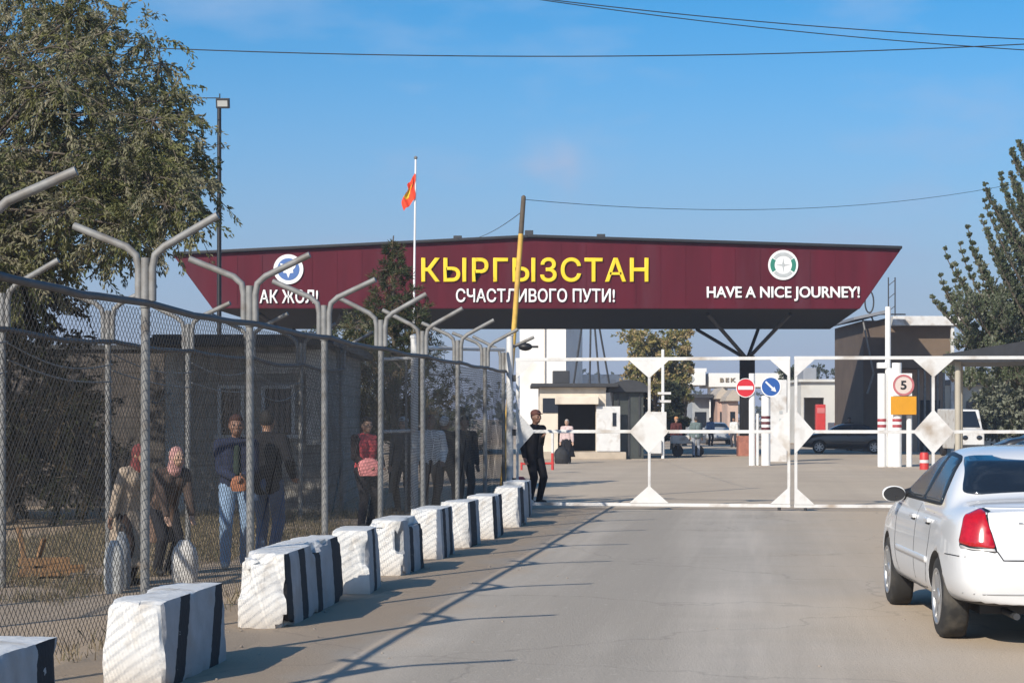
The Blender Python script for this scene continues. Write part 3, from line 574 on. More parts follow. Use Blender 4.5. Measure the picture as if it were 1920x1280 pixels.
m = MB(); stripes(m, x, SY, pxz(806, SY), .165, 3, .2); m.build('stripe', pmat('stripe_dark', (.10, .02, .025), .5, .1, 3), t)
c = (GX(1444, SY), pxz(725, SY)); r = 19 / F * SY
m = MB(); disc(m, c, r, SY - .18, SY - .20); dsc = m.build('sign_face', pmat('sign_blue', (.02, .09, .32), .4, .05, 3), t)
m = MB(); disc(m, c, r, SY - .201, SY - .207, 40, r * .9); m.build('sign_rim', M_whiteclean, dsc)
d = Vector((.72, 0, -.69)).normalized(); pr = Vector((.69, 0, .72)).normalized(); cc = Vector((c[0], SY - .201, c[1]))
m = MB(); m.prism([cc - d * r * .72 + pr * r * .08, cc - d * r * .72 - pr * r * .08, cc + d * r * .28 - pr * r * .1, cc + d * r * .22 - pr * r * .26, cc + d * r * .72, cc + d * r * .22 + pr * r * .26, cc + d * r * .28 + pr * r * .1], (0, -.012, 0)); m.build('sign_arrow', M_whiteclean, dsc)
t = thing('utility_cabinet', 'pale grey metal cabinet behind the blue arrow sign', 'cabinet', (GX(1457, 74), 74, 0)); x = GX(1457, 74)
m = MB(); m.box((x, 74, pxz(712, 74) / 2), (.68, .6, pxz(712, 74))); m.build('body', M_white, t, .03)
for dz in (1.9, 1.6): m = MB(); m.box((x + .1, 73.69, dz), (.12, .015, .12)); m.build('dial', M_grey, t)
# speed limit sign cluster
Y = 66.; x = GX(1690, Y); t = thing('road_sign', 'round speed limit 5 sign above an orange plate on red-striped white posts', 'road sign', (x, Y, 0))
for px, r_, top in ((1654, .15, 700), (1671, .13, 690), (1682, .17, 680), (1706, .1, 778)):
    xx = GX(px, Y); m = MB(); m.tube([(xx, Y + .02 * (px % 7), 0), (xx, Y + .02 * (px % 7), pxz(top, Y))], r_, 14); po = m.build('post', M_whiteclean, t)
    if px in (1654, 1682): m = MB(); stripes(m, xx, Y + .02 * (px % 7), pxz(812, Y), r_ + .006, 3, .2); m.build('stripe', pmat('stripe_red', (.33, .05, .06), .5, .1, 3), po)
c = (GX(1692, Y), pxz(722, Y)); r = 20 / F * Y
m = MB(); m.box((c[0] - .05, Y - .15, c[1] + .02), (r * 1.9, .02, r * 2.1)); m.build('backboard', M_whiteclean, t)
m = MB(); disc(m, c, r, Y - .17, Y - .19); dsc = m.build('sign_face', pmat('sign_pale', (.62, .52, .47), .5, .05, 3), t)
m = MB(); disc(m, c, r, Y - .191, Y - .199, 40, r * .80); m.build('sign_rim', pmat('faded_red', (.45, .14, .15), .5, .1, 3), dsc)
lettering('5', c[0] - r * .28, c[0] + r * .28, c[1] - r * .42, c[1] + r * .42, Y - .19, .01, M_black, dsc if False else t, name='numeral', bold=.03)
a, b_ = W(1668, 777, Y), W(1716, 743, Y); m = MB(); m.box(((a.x + b_.x) / 2, Y - .2, (a.z + b_.z) / 2), (b_.x - a.x, .02, b_.z - a.z)); m.build('orange_plate', pmat('orange_plate', (.62, .28, .008), .5, .07, 4), t, .005)
x = GX(1665, 67); t = thing('tall_white_pole', 'tall plain white pole rising above the gate behind the speed sign', 'pole', (x, 67, 0)); m = MB(); m.tube([(x, 67, 0), (x, 67, pxz(575, 67))], .1, 12); m.build('shaft', M_whiteclean, t)
m = MB(); m.box((x - .2, 67, pxz(685, 67)), (.35, .25, .2)); m.tube([(x, 67, pxz(678, 67)), (x - .2, 67, pxz(682, 67))], .03); m.build('camera', M_whiteclean, t, .02)
x = GX(1243, 80); t = thing('thin_white_pole', 'thin white pole with small plates behind the middle of the left gate leaf', 'pole', (x, 80, 0)); m = MB(); m.tube([(x, 80, 0), (x, 80, pxz(655, 80))], .065, 10); m.build('shaft', M_whiteclean, t)
for py in (737, 752): m = MB(); m.box((x + .05, 79.9, pxz(py, 80)), (.55, .03, .1)); m.build('plate', M_white, t)
m = MB(); m.box((x - .32, 80, pxz(792, 80)), (.9, .6, .9)); m.box((x - .32, 80, pxz(792, 80) / 2 - .25), (.5, .4, pxz(792, 80) - .92)); m.build('control_box', M_white, t, .03)
x = GX(1733, 62.5); t = thing('bollard', 'short red bollard in front of the right gate leaf stile', 'bollard', (x, 62.5, 0)); m = MB(); m.lathe([(.15, 0), (.15, .5), (.12, .56)], (x, 62.5, 0), n=16); m.build('shaft', M_red, t)
m = MB(); m.lathe([(.155, .22), (.155, .32)], (x, 62.5, 0), n=16); m.build('band', M_white, t)
x = GX(1036, 62); t = thing('barrier_stand', 'thin red and white barrier stand before the cream kiosk', 'barrier', (x, 62, 0))
m = MB(); m.tube([(x, 62, .55), (x, 62, 1.2)], .04, 8); m.build('white_post', M_white, t); m = MB(); m.tube([(x, 62, 0), (x, 62, .55)], .045, 8); m.tube([(x - 1.0, 62, .2), (x + .05, 62, .22)], .035, 8); m.tube([(x - 1.0, 62, 0), (x - 1.0, 62, .25)], .035, 8); m.build('red_rail', M_red, t)
# floodlight pole on the left
Y = 46.; x = GX(411, Y); t = thing('floodlight_pole', 'tall black pole topped by a small floodlight, right of the big tree', 'light pole', (x, Y, 0))
m = MB(); m.tube([(x, Y, 0), (x, Y, pxz(185, Y))], [.06, .05], 10); m.build('pole', M_black, t)
m = MB(); q = W(418, 194, Y); m.box(q, (.32, .16, .24), M=Matrix.Rotation(R(12), 3, 'X')); hd = m.build('floodlight', M_dark, t, .015)
m = MB(); m.box(q + Vector((0, -.09, -.02)), (.24, .01, .14), M=Matrix.Rotation(R(12), 3, 'X')); m.build('lamp_glass', pmat('lamp_lens', (.45, .45, .42), .3, .05, 4), hd)
m = MB(); m.tube([W(412, 184, Y), W(378, 184, Y)], .012, 6); m.tube([W(412, 190, Y), W(412, 176, Y)], .015, 6); m.build('bracket', M_black, t)
# flagpole and flag
Y = 62.; x = GX(776, Y); t = thing('flagpole', 'slim white flagpole in front of the maroon canopy', 'flagpole', (x - .06, Y, 0))
m = MB(); m.tube([(x - .06, Y, 0), (x + .06, Y, pxz(297, Y))], [.045, .03], 10); m.build('shaft', M_whiteclean, t)
m = MB(); m.ball((x + .06, Y, pxz(296, Y)), .06); m.build('finial', M_galv, t)
m = MB(); nu, nv = 14, 16; vs = []
for i in range(nu + 1):
    for j in range(nv + 1):
        u, v = i / nu, j / nv; z0 = pxz(325, Y) - v * .82; 
        xx = x + .04 - u * (.34) + .02 * math.sin(v * 9) + u * .10 * math.sin(v * 5 + 1); yy = Y - .06 + .05 * math.sin(u * 11 + v * 3) * (.3 + u); zz = z0 - u * .42 + .05 * u * math.sin(u * 9); vs.append((xx, yy, zz))
n1 = nv + 1
fs = [(i * n1 + j, i * n1 + j + 1, (i + 1) * n1 + j + 1, (i + 1) * n1 + j) for i in range(nu) for j in range(nv)]
m.add(vs, fs, 0, True)
for k, f in enumerate(fs):
    i, j = divmod(k, nv)
    if ((i - nu * .55) / 3.6) ** 2 + ((j - nv * .40) / 4.2) ** 2 < 1: m.mi[k] = 1
fo = m.build('flag', [pmat('flag_red', (.78, .06, .015), .7, .08, 4), pmat('flag_yellow', (.75, .50, .02), .7, .06, 4)], None, fix=False)
tag(fo, 'red flag with a yellow sun hanging limp from the white flagpole', 'flag')
# leaning yellow pole
a = W(940, 800, 37.2); a.z = 0; b_ = W(982, 366, 37.2); t = thing('yellow_pole', 'leaning yellow wooden pole with a dark top beside the gate', 'pole', a)
s = a.lerp(b_, .875); m = MB(); m.tube([a, s], [.055, .05], 10); m.build('shaft', pmat('peeling_yellow', (.60, .37, .07), .7, .25, 5, dirt=(.42, .25, .12)), t)
m = MB(); m.tube([s, b_.lerp(s, .04), b_], [.05, .045, .012], 10); m.build('tip', pmat('weathered_wood', (.09, .07, .05), .8, .2, 8), t)
# ------------------------------------------------------------------ overhead wires
def wire(label, pts, r, n=24):
    m = MB(); m.tube(pts, r, 5, True); o = m.build('overhead_wire', M_black, None); tag(o, label, 'wire', 'overhead wires'); return o
def cat(a, b, sag, n=24, ext=0): return [a.lerp(b, i / n) - Vector((0, 0, sag * 4 * (i / n) * (1 - i / n))) for i in range(n + 1)]
wire('topmost overhead wire sloping down to the right across the sky', cat(W(700, -45, 40), W(2150, 82, 40), .25), .011)
wire('second overhead wire sloping down to the right just below the topmost', cat(W(700, -50, 42), W(2150, 106, 42), .28), .011)
wire('nearly level overhead wire running out of the big tree', cat(W(150, 84, 44), W(2150, 70, 44), .35), .013)
wire('thin slack wire from the yellow pole to the poplar tree', cat(W(981, 374, 37.2), W(1990, 325, 52), .52), .006)
wire('thin wire from the yellow pole down to the canopy roof', cat(W(981, 395, 37.2), W(858, 446, 79.8), .25), .008)
# ------------------------------------------------------------------ cars
def arch_boolean(o, cyls, dark):
    for cy in cyls:
        md = o.modifiers.new('b', 'BOOLEAN'); md.object = cy; md.operation = 'DIFFERENCE'; md.solver = 'EXACT'
    me = ev_mesh(o); o.modifiers.clear(); o.data = me
    for cy in cyls: bpy.data.objects.remove(cy)
def car(label, X, Y, rz):
    """a four-door saloon; local +y forward, rear axle at y=.95, ground z=0"""
    t = thing('car', label, 'car', (X, Y, 0), rz)
    M_car = pmat('car_white', (.68, .68, .675), .2, .02, 2, coat=.6); M_trim = pmat('car_black_trim', (.015, .015, .016), .45, .1, 4); M_tyre = pmat('tyre_rubber', (.022, .021, .020), .85, .25, 9, dirt=(.09, .08, .065)); M_rim = pmat('alloy', (.48, .48, .48), .35, .08, 5, metal=.7)
    M_lamp = pmat('tail_lens', (.40, .004, .008), .12, .2, 30, coat=.8); M_clear = pmat('clear_lens', (.62, .60, .58), .15, .1, 4)
    # stations: u, xf(half width), zb, z of deck/roof centre, belt half width, cabin half width at roof (None = deck), belt z
    S = [(.02, .001, .36, 1.00, None), (.02, .45, .33, 1.00, None), (.04, .70, .32, .995, None), (.13, .795, .31, .99, None), (.35, .84, .30, 1.035, None), (.62, .855, .29, 1.05, None), (.80, .86, .28, 1.07, .70, .64),
         (1.02, .862, .27, 1.215, .655, .70), (1.24, .862, .26, 1.335, .60, .70), (1.5, .862, .25, 1.41, .56, .72), (1.95, .862, .25, 1.445, .555, .74), (2.4, .862, .25, 1.425, .55, .74), (2.72, .862, .25, 1.34, .57, .74), (3.0, .862, .25, 1.20, .63, .75), (3.28, .86, .25, 1.04, .68, .72),
         (3.45, .855, .26, .985, None), (3.9, .84, .27, .93, None), (4.2, .80, .28, .85, None), (4.40, .72, .30, .76, None), (4.48, .50, .32, .72, None), (4.50, .001, .34, .72, None)]
    rows = []
    for s in S:
        u, hw, zb, zd = s[:4]; rear = u < .3; front = u > 4.1; belt = .955 if u < 3.3 else .955 - (u - 3.3) * .17
        belt = min(belt, zd - .03); sh = lambda z: (.02 if .40 < z < .60 else (.05 if z <= .40 else .03 + (z - .6) * .30)) if rear else (-(.0 if .35 < z < .55 else .06 + max(0, z - .55) * .5) if front else 0)
        f = hw / .862
        P = [(0, zb), (.70 * hw, zb), (.93 * hw, zb + .02), (.985 * hw, zb + .14), (hw, .52 if not front else .46), (.992 * hw, .70 if not front else .58), (.965 * hw, belt - .07)]
        if s[4] is None:
            bw = .92 * hw; P += [(bw, belt), (.84 * hw, zd - .012 if zd - belt < .05 else belt + (zd - belt) * .55), (.72 * hw, zd - .008), (.5 * hw, zd), (.25 * hw, zd + .004), (0, zd + .006)]
        else:
            rw = s[4]; bw = .92 * hw
            k = (zd - belt) / (1.445 - belt)
            P += [(bw, belt), (bw - .012, belt + .018), (bw + (rw - bw) * .52 * k ** .3, belt + (zd - belt) * .5), (rw * .98, zd - .035), (rw * .62, zd - .004), (0, zd + .012)]
        rows.append([(x, u + sh(z) if (rear or front) else u, z) for x, z in P])
    K = len(rows[0]); m = MB(); N = len(rows)
    for sgn in (-1, 1):
        m.add([(sgn * x, y, z) for r in rows for x, y, z in r], [(i * K + j, (i + 1) * K + j, (i + 1) * K + j + 1, i * K + j + 1) for i in range(N - 1) for j in range(K - 1)], 0, True)
    # underside
    m.add([(s * rows[i][0][0], rows[i][0][1], rows[i][0][2]) for i in range(N) for s in (1,)], [], 0)
    body = m.build('body', [M_car, M_trim], t, world=False, weld=False)
    bm = bmesh.new(); bm.from_mesh(body.data); bmesh.ops.remove_doubles(bm, verts=bm.verts, dist=.004); bmesh.ops.holes_fill(bm, edges=[e for e in bm.edges if e.is_boundary]); bmesh.ops.recalc_face_normals(bm, faces=bm.faces); bm.to_mesh(body.data); bm.free()
    md = body.modifiers.new('s', 'SUBSURF'); md.levels = 2; md.render_levels = 2; me = ev_mesh(body); body.modifiers.clear(); body.data = me
    cyl = []
    for ay, rr in ((.95, .345), (3.55, .345)):
        for s in (-1, 1):
            c = MB(); c.lathe([(rr, -.14), (rr, .14)], (s * .80, ay, .315), 'X', 40, smooth=False); co = c.build('cut', M_trim); co.location = (0, 0, 0); co.parent = t; cyl.append(co)
    arch_boolean(body, cyl, 1)
    me = body.data
    while len(me.materials) < 2: me.materials.append(M_trim)
    me.materials[0] = M_car; me.materials[1] = M_trim
    for p in me.polygons:
        c = p.center; p.use_smooth = True
        inn = any(abs(math.hypot(c.y - ay, c.z - .315) - .345) < .02 and abs(p.normal.x) < .3 for ay in (.95, 3.55)) or (abs(abs(c.x) - .66) < .01 and abs(p.normal.x) > .9)
        p.material_index = 1 if inn or (p.normal.z < -.8 and c.z < .4) else 0
    bm = bmesh.new(); bm.from_mesh(me); bv = BVHTree.FromBMesh(bm)
    def patch(poly, ray, off, th, name, mat, parent, step=.05):
        n = len(poly); vs = [Vector(p) for p in poly]; xs = [p.x for p in vs]; ys = [p.y for p in vs]
        x = min(xs) + step * .5
        def inside(a, b):
            c = False
            for i in range(n):
                p, q = vs[i], vs[i - 1]
                if (p.y > b) != (q.y > b) and a < (q.x - p.x) * (b - p.y) / (q.y - p.y) + p.x: c = not c
            return c
        ex = []
        while x < max(xs):
            y = min(ys) + step * .5
            while y < max(ys):
                if inside(x, y): ex.append(Vector((x, y)))
                y += step
            x += step
        V, E_, Fc, *_ = delaunay_2d_cdt(vs + ex, [], [list(range(n))], 1, 1e-5)
        out = []; inn = []
        for p in V:
            o, d = ray(p.x, p.y); h = bv.ray_cast(o, d)
            if h[0] is None: loc = None
            else: loc = h[0]; nn = h[1] if h[1].dot(d) < 0 else -h[1]
            out.append(None if loc is None else loc + nn * off); inn.append(None if loc is None else loc - nn * th)
        good = [f for f in Fc if all(out[i] is not None for i in f)]
        used = sorted({i for f in good for i in f}); mp = {a: b for b, a in enumerate(used)}
        mb = MB(); k = len(used); vsx = [out[i] for i in used] + [inn[i] for i in used]
        from collections import Counter
        ec = Counter()
        for f in good:
            for a, b in zip(f, f[1:] + f[:1]): ec[(a, b)] += 1
        fs = [tuple(mp[i] for i in f) for f in good] + [(mp[a], mp[b], mp[b] + k, mp[a] + k) for (a, b) in ec if (b, a) not in ec]
        mb.add(vsx, fs, 0, True); return mb.build(name, mat, parent, world=False)
    side = lambda s: (lambda u, z: (Vector((s * 2, u, z)), Vector((-s, 0, 0))))
    rear = lambda x, z: (Vector((x, -2, z)), Vector((0, 1, 0)))
    top = lambda x, y: (Vector((x, y, 3)), Vector((0, 0, -1)))
    def rnd(poly, r=.25):                                       # soften polygon corners
        o = []; n = len(poly)
        for i in range(n):
            a, b, c = Vector(poly[i - 1]), Vector(poly[i]), Vector(poly[(i + 1) % n])
            for k in range(5):
                tt = k / 4; p0 = b.lerp(a, r); p2 = b.lerp(c, r); o.append(tuple(p0 * (1 - tt) ** 2 + b * 2 * tt * (1 - tt) + p2 * tt * tt))
        return o
    def rib(pts, wd, ray, off, name, mat, parent):
        pts = [Vector(p) for p in pts]; dense = []
        for a, b in zip(pts[:-1], pts[1:]):
            k = max(1, int((b - a).length / .06)); dense += [a.lerp(b, i / k) for i in range(k)]
        dense.append(pts[-1]); l_, r_ = [], []
        for i, p in enumerate(dense):
            d = (dense[min(i + 1, len(dense) - 1)] - dense[max(i - 1, 0)]); d = Vector((-d.y, d.x)).normalized() * wd / 2; l_.append(tuple(p + d)); r_.append(tuple(p - d))
        return patch(l_ + r_[::-1], ray, off, .004, name, mat, parent, .5)
    # rear glass, windscreen
    patch(rnd([(-.665, 1.085), (.665, 1.085), (.53, 1.36), (-.53, 1.36)], .10), rear, .010, .012, 'rear_window', M_glass, t)
    patch(rnd([(-.66, 3.17), (.66, 3.17), (.53, 2.62), (-.53, 2.62)], .10), top, .004, .01, 'windscreen', M_glass, t)
    for s in (-1, 1):
        sd_ = side(s)
        fr = patch(rnd([(1.13, 1.00), (1.27, 1.17), (1.46, 1.318), (1.62, 1.36), (2.1, 1.385), (2.44, 1.36), (2.80, 1.20), (3.08, 1.00), (3.0, .985), (1.2, .985)], .25), sd_, .003, .01, 'window_surround', M_trim, t)
        patch(rnd([(1.20, 1.01), (1.48, 1.295), (1.62, 1.335), (1.93, 1.35), (1.95, 1.01)], .12), sd_, .008, .004, 'side_window', pmat('tinted_window', (.03, .04, .05), .16, .2, 2, spec=.6), fr)
        patch(rnd([(2.03, 1.01), (2.03, 1.352), (2.42, 1.33), (2.76, 1.18), (2.97, 1.01)], .12), sd_, .008, .004, 'side_window', pmat('tinted_window', (.03, .04, .05), .16, .2, 2, spec=.6), fr)
        # door outlines, handles, rubbing strip
        for pl in ([(1.27, .93), (1.30, .70), (1.42, .45), (1.52, .33), (1.98, .31)], [(1.99, .97), (2.0, .31)], [(2.0, .31), (2.86, .31), (3.02, .55), (3.04, .93)]): rib(pl, .010, sd_, .0015, 'door_seam', M_trim, t)
        rib([(1.36, .56), (2.95, .56)], .045, sd_, .010, 'side_moulding', M_car, t)
        for u in (1.42, 2.14):
            h = bv.ray_cast(Vector((s * 2, u, .865)), Vector((-s, 0, 0)))[0]; mm = MB(); mm.box(h + Vector((s * .012, 0, 0)), (.03, .19, .035)); mm.build('door_handle', M_car, t, .01, world=False)
            rib([(u - .09, .845), (u + .09, .845)], .03, sd_, .002, 'handle_recess', M_trim, t)
        h = bv.ray_cast(Vector((s * 2, 2.93, 1.02)), Vector((-s, 0, 0)))[0]; c = Vector((s * .885, 2.88, 1.01)); mm = MB()
        mm.ball((0, 0, 0), 1, n=20, m=12); 
        for i, v in enumerate(mm.v): mm.v[i] = c + Vector((v.x * .10, max(v.y, -.2) * .075, math.copysign(abs(v.z) ** .8, v.z) * .070))
        mi = mm.build('mirror', M_car, t, world=False); mm = MB(); mm.tube([h + Vector((-s * .03, 0, -.0)), c + Vector((0, 0, -.03))], [.045, .04], 8); mm.build('mirror_arm', M_trim, mi, world=False)
        mm = MB(); disc(mm, (c.x, c.z), 1, 0, -.01, 28); 
        for i, v in enumerate(mm.v): mm.v[i] = Vector((c.x + (v.x - c.x) * .091, c.y - .022 + v.y, c.z + (v.z - c.z) * .062))
        mm.build('mirror_glass', M_trim, mi, world=False)
        # tail lamp: wraps the rear corner
        dg = Vector((-s * .62, .78, 0)).normalized(); la = Vector((.78, s * .62, 0)) if s > 0 else Vector((-.78, .62, 0)).normalized() * 1
        la = Vector((-dg.y, dg.x, 0)) * (-1 if s < 0 else 1)
        cen = Vector((s * .76, .18, 0)); ray = lambda a, z, cen=cen, la=la, dg=dg: (cen + la * a + Vector((0, 0, z)) - dg * 2, dg)
        bz = patch(rnd([(-.085, .735), (-.08, .96), (.01, 1.01), (.10, .985), (.215, .695), (.02, .715)], .12), ray, .002, .01, 'lamp_bezel', M_trim, t, .03)
        lp = patch(rnd([(-.076, .76), (-.07, .95), (.01, .998), (.092, .972), (.197, .728), (.02, .742)], .12), ray, .014, .004, 'tail_lamp', M_lamp, bz, .03)
        patch([(-.06, .725), (-.06, .745), (.19, .724), (.20, .703)], ray, .011, .004, 'reversing_lens', M_clear, bz, .03)
        # head lamp
        dg2 = Vector((-s * .5, -.87, 0)).normalized(); la2 = Vector((-dg2.y, dg2.x, 0)); cen2 = Vector((s * .60, 4.3, 0)); ray2 = lambda a, z, cen=cen2, la=la2, dg=dg2: (cen + la * a + Vector((0, 0, z)) - dg * 2, dg)
        patch(rnd([(-.2, .60), (-.2, .70), (.2, .70), (.2, .60)], .2), ray2, .006, .01, 'headlight', M_clear, t, .04)
        # bumper seam on the flank
        rib([(.18, .665), (.42, .665), (.60, .66)], .008, sd_, .0015, 'bumper_seam', M_trim, t)
        # wheels
        for ay in (.95, 3.55):
            xo = s * .845; prof = [(.205, 0), (.235, -.004), (.285, -.008), (.309, -.03), (.315, -.06), (.315, -.16), (.305, -.19), (.205, -.20), (.205, 0)]
            mm = MB(); mm.lathe([(r_, s * h_) for r_, h_ in prof], (xo, ay, .315), 'X', 40, cap=False); wh = mm.build('wheel', M_tyre, t, world=False)
            mm = MB(); mm.lathe([(.212, s * .003), (.212, -s * .04), (.195, -s * .05), (.19, -s * .02), (.196, s * .003), (.212, s * .003)], (xo, ay, .315), 'X', 40, cap=False); mm.build('rim', M_rim, wh, world=False)
            mm = MB()
            for i in range(7):
                a = i * 2 * math.pi / 7; ca, sa = math.cos(a), math.sin(a); p = lambda r_, w_, x_: (xo + s * x_, ay + r_ * ca - w_ * sa, .315 + r_ * sa + w_ * ca)
                mm.add([p(.05, -.03, -.012), p(.05, .03, -.012), p(.195, .022, -.006), p(.195, -.022, -.006), p(.05, -.03, -.05), p(.05, .03, -.05), p(.195, .022, -.04), p(.195, -.022, -.04)], [(0, 1, 2, 3), (4, 7, 6, 5), (0, 3, 7, 4), (1, 5, 6, 2), (2, 6, 7, 3), (0, 4, 5, 1)])
            mm.lathe([(.062, -s * .05), (.062, -s * .008), (.045, -s * .002)], (xo, ay, .315), 'X', 20); mm.build('spokes', M_rim, wh, world=False)
            mm = MB(); mm.lathe([(.186, -s * .055), (.186, -s * .065)], (xo, ay, .315), 'X', 30); mm.build('brake_disc', M_dark, wh, world=False)
    # boot lid seam, plate, badge, bumper line, exhaust
    rib([(-.60, .74), (-.555, .70), (-.52, .645), (.52, .645), (.555, .70), (.60, .74)], .010, rear, .0015, 'boot_seam', M_trim, t)
    rib([(-.66, 1.01), (.66, 1.01)], .012, rear, .0015, 'boot_lip', M_car, t)
    rib([(-.78, .405), (.78, .405)], .012, rear, .0015, 'bumper_line', pmat('seam_grey', (.35, .35, .35), .5, .1, 4), t)
    rib([(-.27, .872), (.27, .872)], .05, rear, .012, 'boot_handle', M_car, t)
    patch([(-.26, .70), (-.26, .81), (.26, .81), (.26, .70)], rear, .006, .01, 'number_plate', M_whiteclean, t)
    patch([(-.40, .90), (-.40, .912), (-.28, .912), (-.28, .90)], rear, .004, .004, 'badge', M_rim, t)
    mm = MB(); mm.tube([(-.42, .12, .245), (-.42, .55, .245)], .025, 10); mm.build('exhaust', M_dark, t, world=False)
    mm = MB(); mm.box((0, 2.2, .27), (1.2, 3.3, .1)); mm.build('underbody', M_trim, t, world=False)
    bm.free(); return t
CA = -.052
c1 = car('white saloon car with red tail lamps waiting on the road at the right edge', 0, 0, CA)
def put(c, X, Y, rz, ox=-.862, oy=.95):
    c.rotation_euler.z = rz; q = Matrix.Rotation(rz, 3, 'Z') @ Vector((ox, oy, 0)); c.location = (X - q.x, Y - q.y, 0)
put(c1, 3.19, 14.5, CA)
M_carblue = pmat('car_blue', (.10, .14, .22), .25, .05, 2, coat=.6); M_cardark = pmat('car_dark', (.016, .017, .020), .3, .1, 2, coat=.4)
def recolour(c, mat):
    for ch in [x for x in bpy.data.objects if x.parent == c or (x.parent and x.parent.parent == c)]:
        for i, sl in enumerate(ch.material_slots):
            if sl.material and sl.material.name == 'car_white': sl.link = 'OBJECT'; sl.material = mat
c2 = copy_tree(c1); put(c2, 5.75, 22.0, CA); c2['label'] = 'blue-grey saloon car in front of the white one, only its roof showing'; recolour(c2, M_carblue)
for X, Y, rz, lab in ((GX(1583, 92), 92, R(80), 'dark parked car in the shade under the canopy beside the brown guardhouse'), (GX(1968, 70), 70, R(86), 'dark parked car in the shade of the carport')):
    c3 = copy_tree(c1); c3.rotation_euler.z = rz; c3.location = (X + 2.4, Y, 0); c3['label'] = lab; recolour(c3, M_cardark)
M_cargrey = pmat('car_grey', (.30, .31, .32), .3, .06, 2, coat=.4)
c4 = copy_tree(c1); c4.rotation_euler.z = R(178); c4.location = (GX(1352, 124), 128, 0); c4['label'] = 'small grey car far away under the customs portal, facing the gate'; recolour(c4, M_cargrey)
# white van parked beyond the gate
Y = 82.; x0, x1 = GX(1800, Y), GX(1846, Y); xc = (x0 + x1) / 2
v = thing('van', 'white minibus facing the camera beside the carport post', 'van', (xc, Y, 0)); wv = x1 - x0
m = MB(); m.prism([(x0, Y, .35), (x0, Y, 1.15), (x0, Y + .35, 1.25), (x0, Y + .95, 2.05), (x0, Y + 4.4, 2.1), (x0, Y + 4.5, .35)], (wv, 0, 0)); m.build('body', M_white, v, .06)
m = MB(); m.add([(x0 + .1, Y + .345, 1.29), (x1 - .1, Y + .345, 1.29), (x1 - .18, Y + .87, 1.98), (x0 + .18, Y + .87, 1.98), (x0 + .1, Y + .45, 1.29), (x1 - .1, Y + .45, 1.29), (x1 - .18, Y + .97, 1.98), (x0 + .18, Y + .97, 1.98)], [(0, 1, 2, 3), (4, 7, 6, 5), (0, 4, 5, 1), (1, 5, 6, 2), (2, 6, 7, 3), (3, 7, 4, 0)]); m.build('windscreen', M_glass, v)
for s in (-1, 1):
    m = MB(); m.ball((xc + s * (wv / 2 - .22), Y - .01, .85), (.13, .05, .1)); m.build('headlight', M_glass, v)
    for yy in (.85, 3.6): m = MB(); m.lathe([(.3, -.1), (.33, -.06), (.33, .06), (.3, .1)], (xc + s * (wv / 2 - .1), Y + yy, .33), 'X', 20); m.build('wheel', M_black, v)
m = MB(); m.box((xc, Y - .03, .45), (wv + .02, .1, .2)); m.build('bumper', M_dark, v, .03)
# handcart with white load behind the left gate leaf
Y = 84.; x = GX(1290, Y); t = thing('handcart', 'white-topped handcart standing beside the people under the portal', 'cart', (x, Y, 0))
m = MB(); m.box((x, Y, .75), (1.5, .8, .35)); m.build('box', M_white, t, .04)
m = MB(); m.tube([(x - .75, Y, .9), (x - 1.1, Y, 1.05)], .025, 6); m.build('handle', M_galv, t)
for s in (-1, 1): m = MB(); m.lathe([(.2, -.05), (.25, -.03), (.25, .03), (.2, .05)], (x + s * .45, Y, .25), 'Y', 18); m.build('wheel', M_black, t); m = MB(); m.box((x + s * .45, Y, .45), (.06, .7, .26)); m.build('bracket', M_dark, t)
# ------------------------------------------------------------------ people
def capsule(mb, p, r, q, s, n=10):
    p, q = Vector(p), Vector(q); d = q - p
    if d.length < 1e-5: d = Vector((0, 0, 1)); 
    t = d.normalized(); pts, rr = [], []
    for k in (0, .35, .7, .92): a = k * math.pi / 2; pts.append(p - t * r * math.cos(a)); rr.append(max(.001, r * math.sin(a)))
    pts.append(p); rr.append(r); pts.append(q); rr.append(s)
    for k in (.92, .7, .35, 0): a = k * math.pi / 2; pts.append(q + t * s * math.cos(a)); rr.append(max(.001, s * math.sin(a)))
    mb.tube(pts, rr, n, True)
def fuse(mb, name, mat, parent, voxel, smooth=3, scale=1.):
    o = mb.build(name, mat, None, world=False)
    md = o.modifiers.new('r', 'REMESH'); md.mode = 'VOXEL'; md.voxel_size = voxel; md.use_smooth_shade = True
    if smooth: sm = o.modifiers.new('s', 'SMOOTH'); sm.factor = .5; sm.iterations = smooth
    me = ev_mesh(o); o.modifiers.clear(); o.data = me
    if not me.materials: me.materials.append(mat)
    else: me.materials[0] = mat
    o.scale = (scale,) * 3; o.parent = parent; return o
def ik(a, b, l1, l2, bend):
    a, b, bend = Vector(a), Vector(b), Vector(bend); d = b - a; L_ = min(d.length, (l1 + l2) * .999); t = d.normalized(); b = a + t * L_
    x = (l1 * l1 - l2 * l2 + L_ * L_) / (2 * L_); h = math.sqrt(max(0, l1 * l1 - x * x)); n = bend - t * bend.dot(t)
    return a + t * x + n.normalized() * h, b
SKIN = {'tan': (.30, .165, .105), 'light': (.42, .26, .18), 'dark': (.20, .105, .07)}
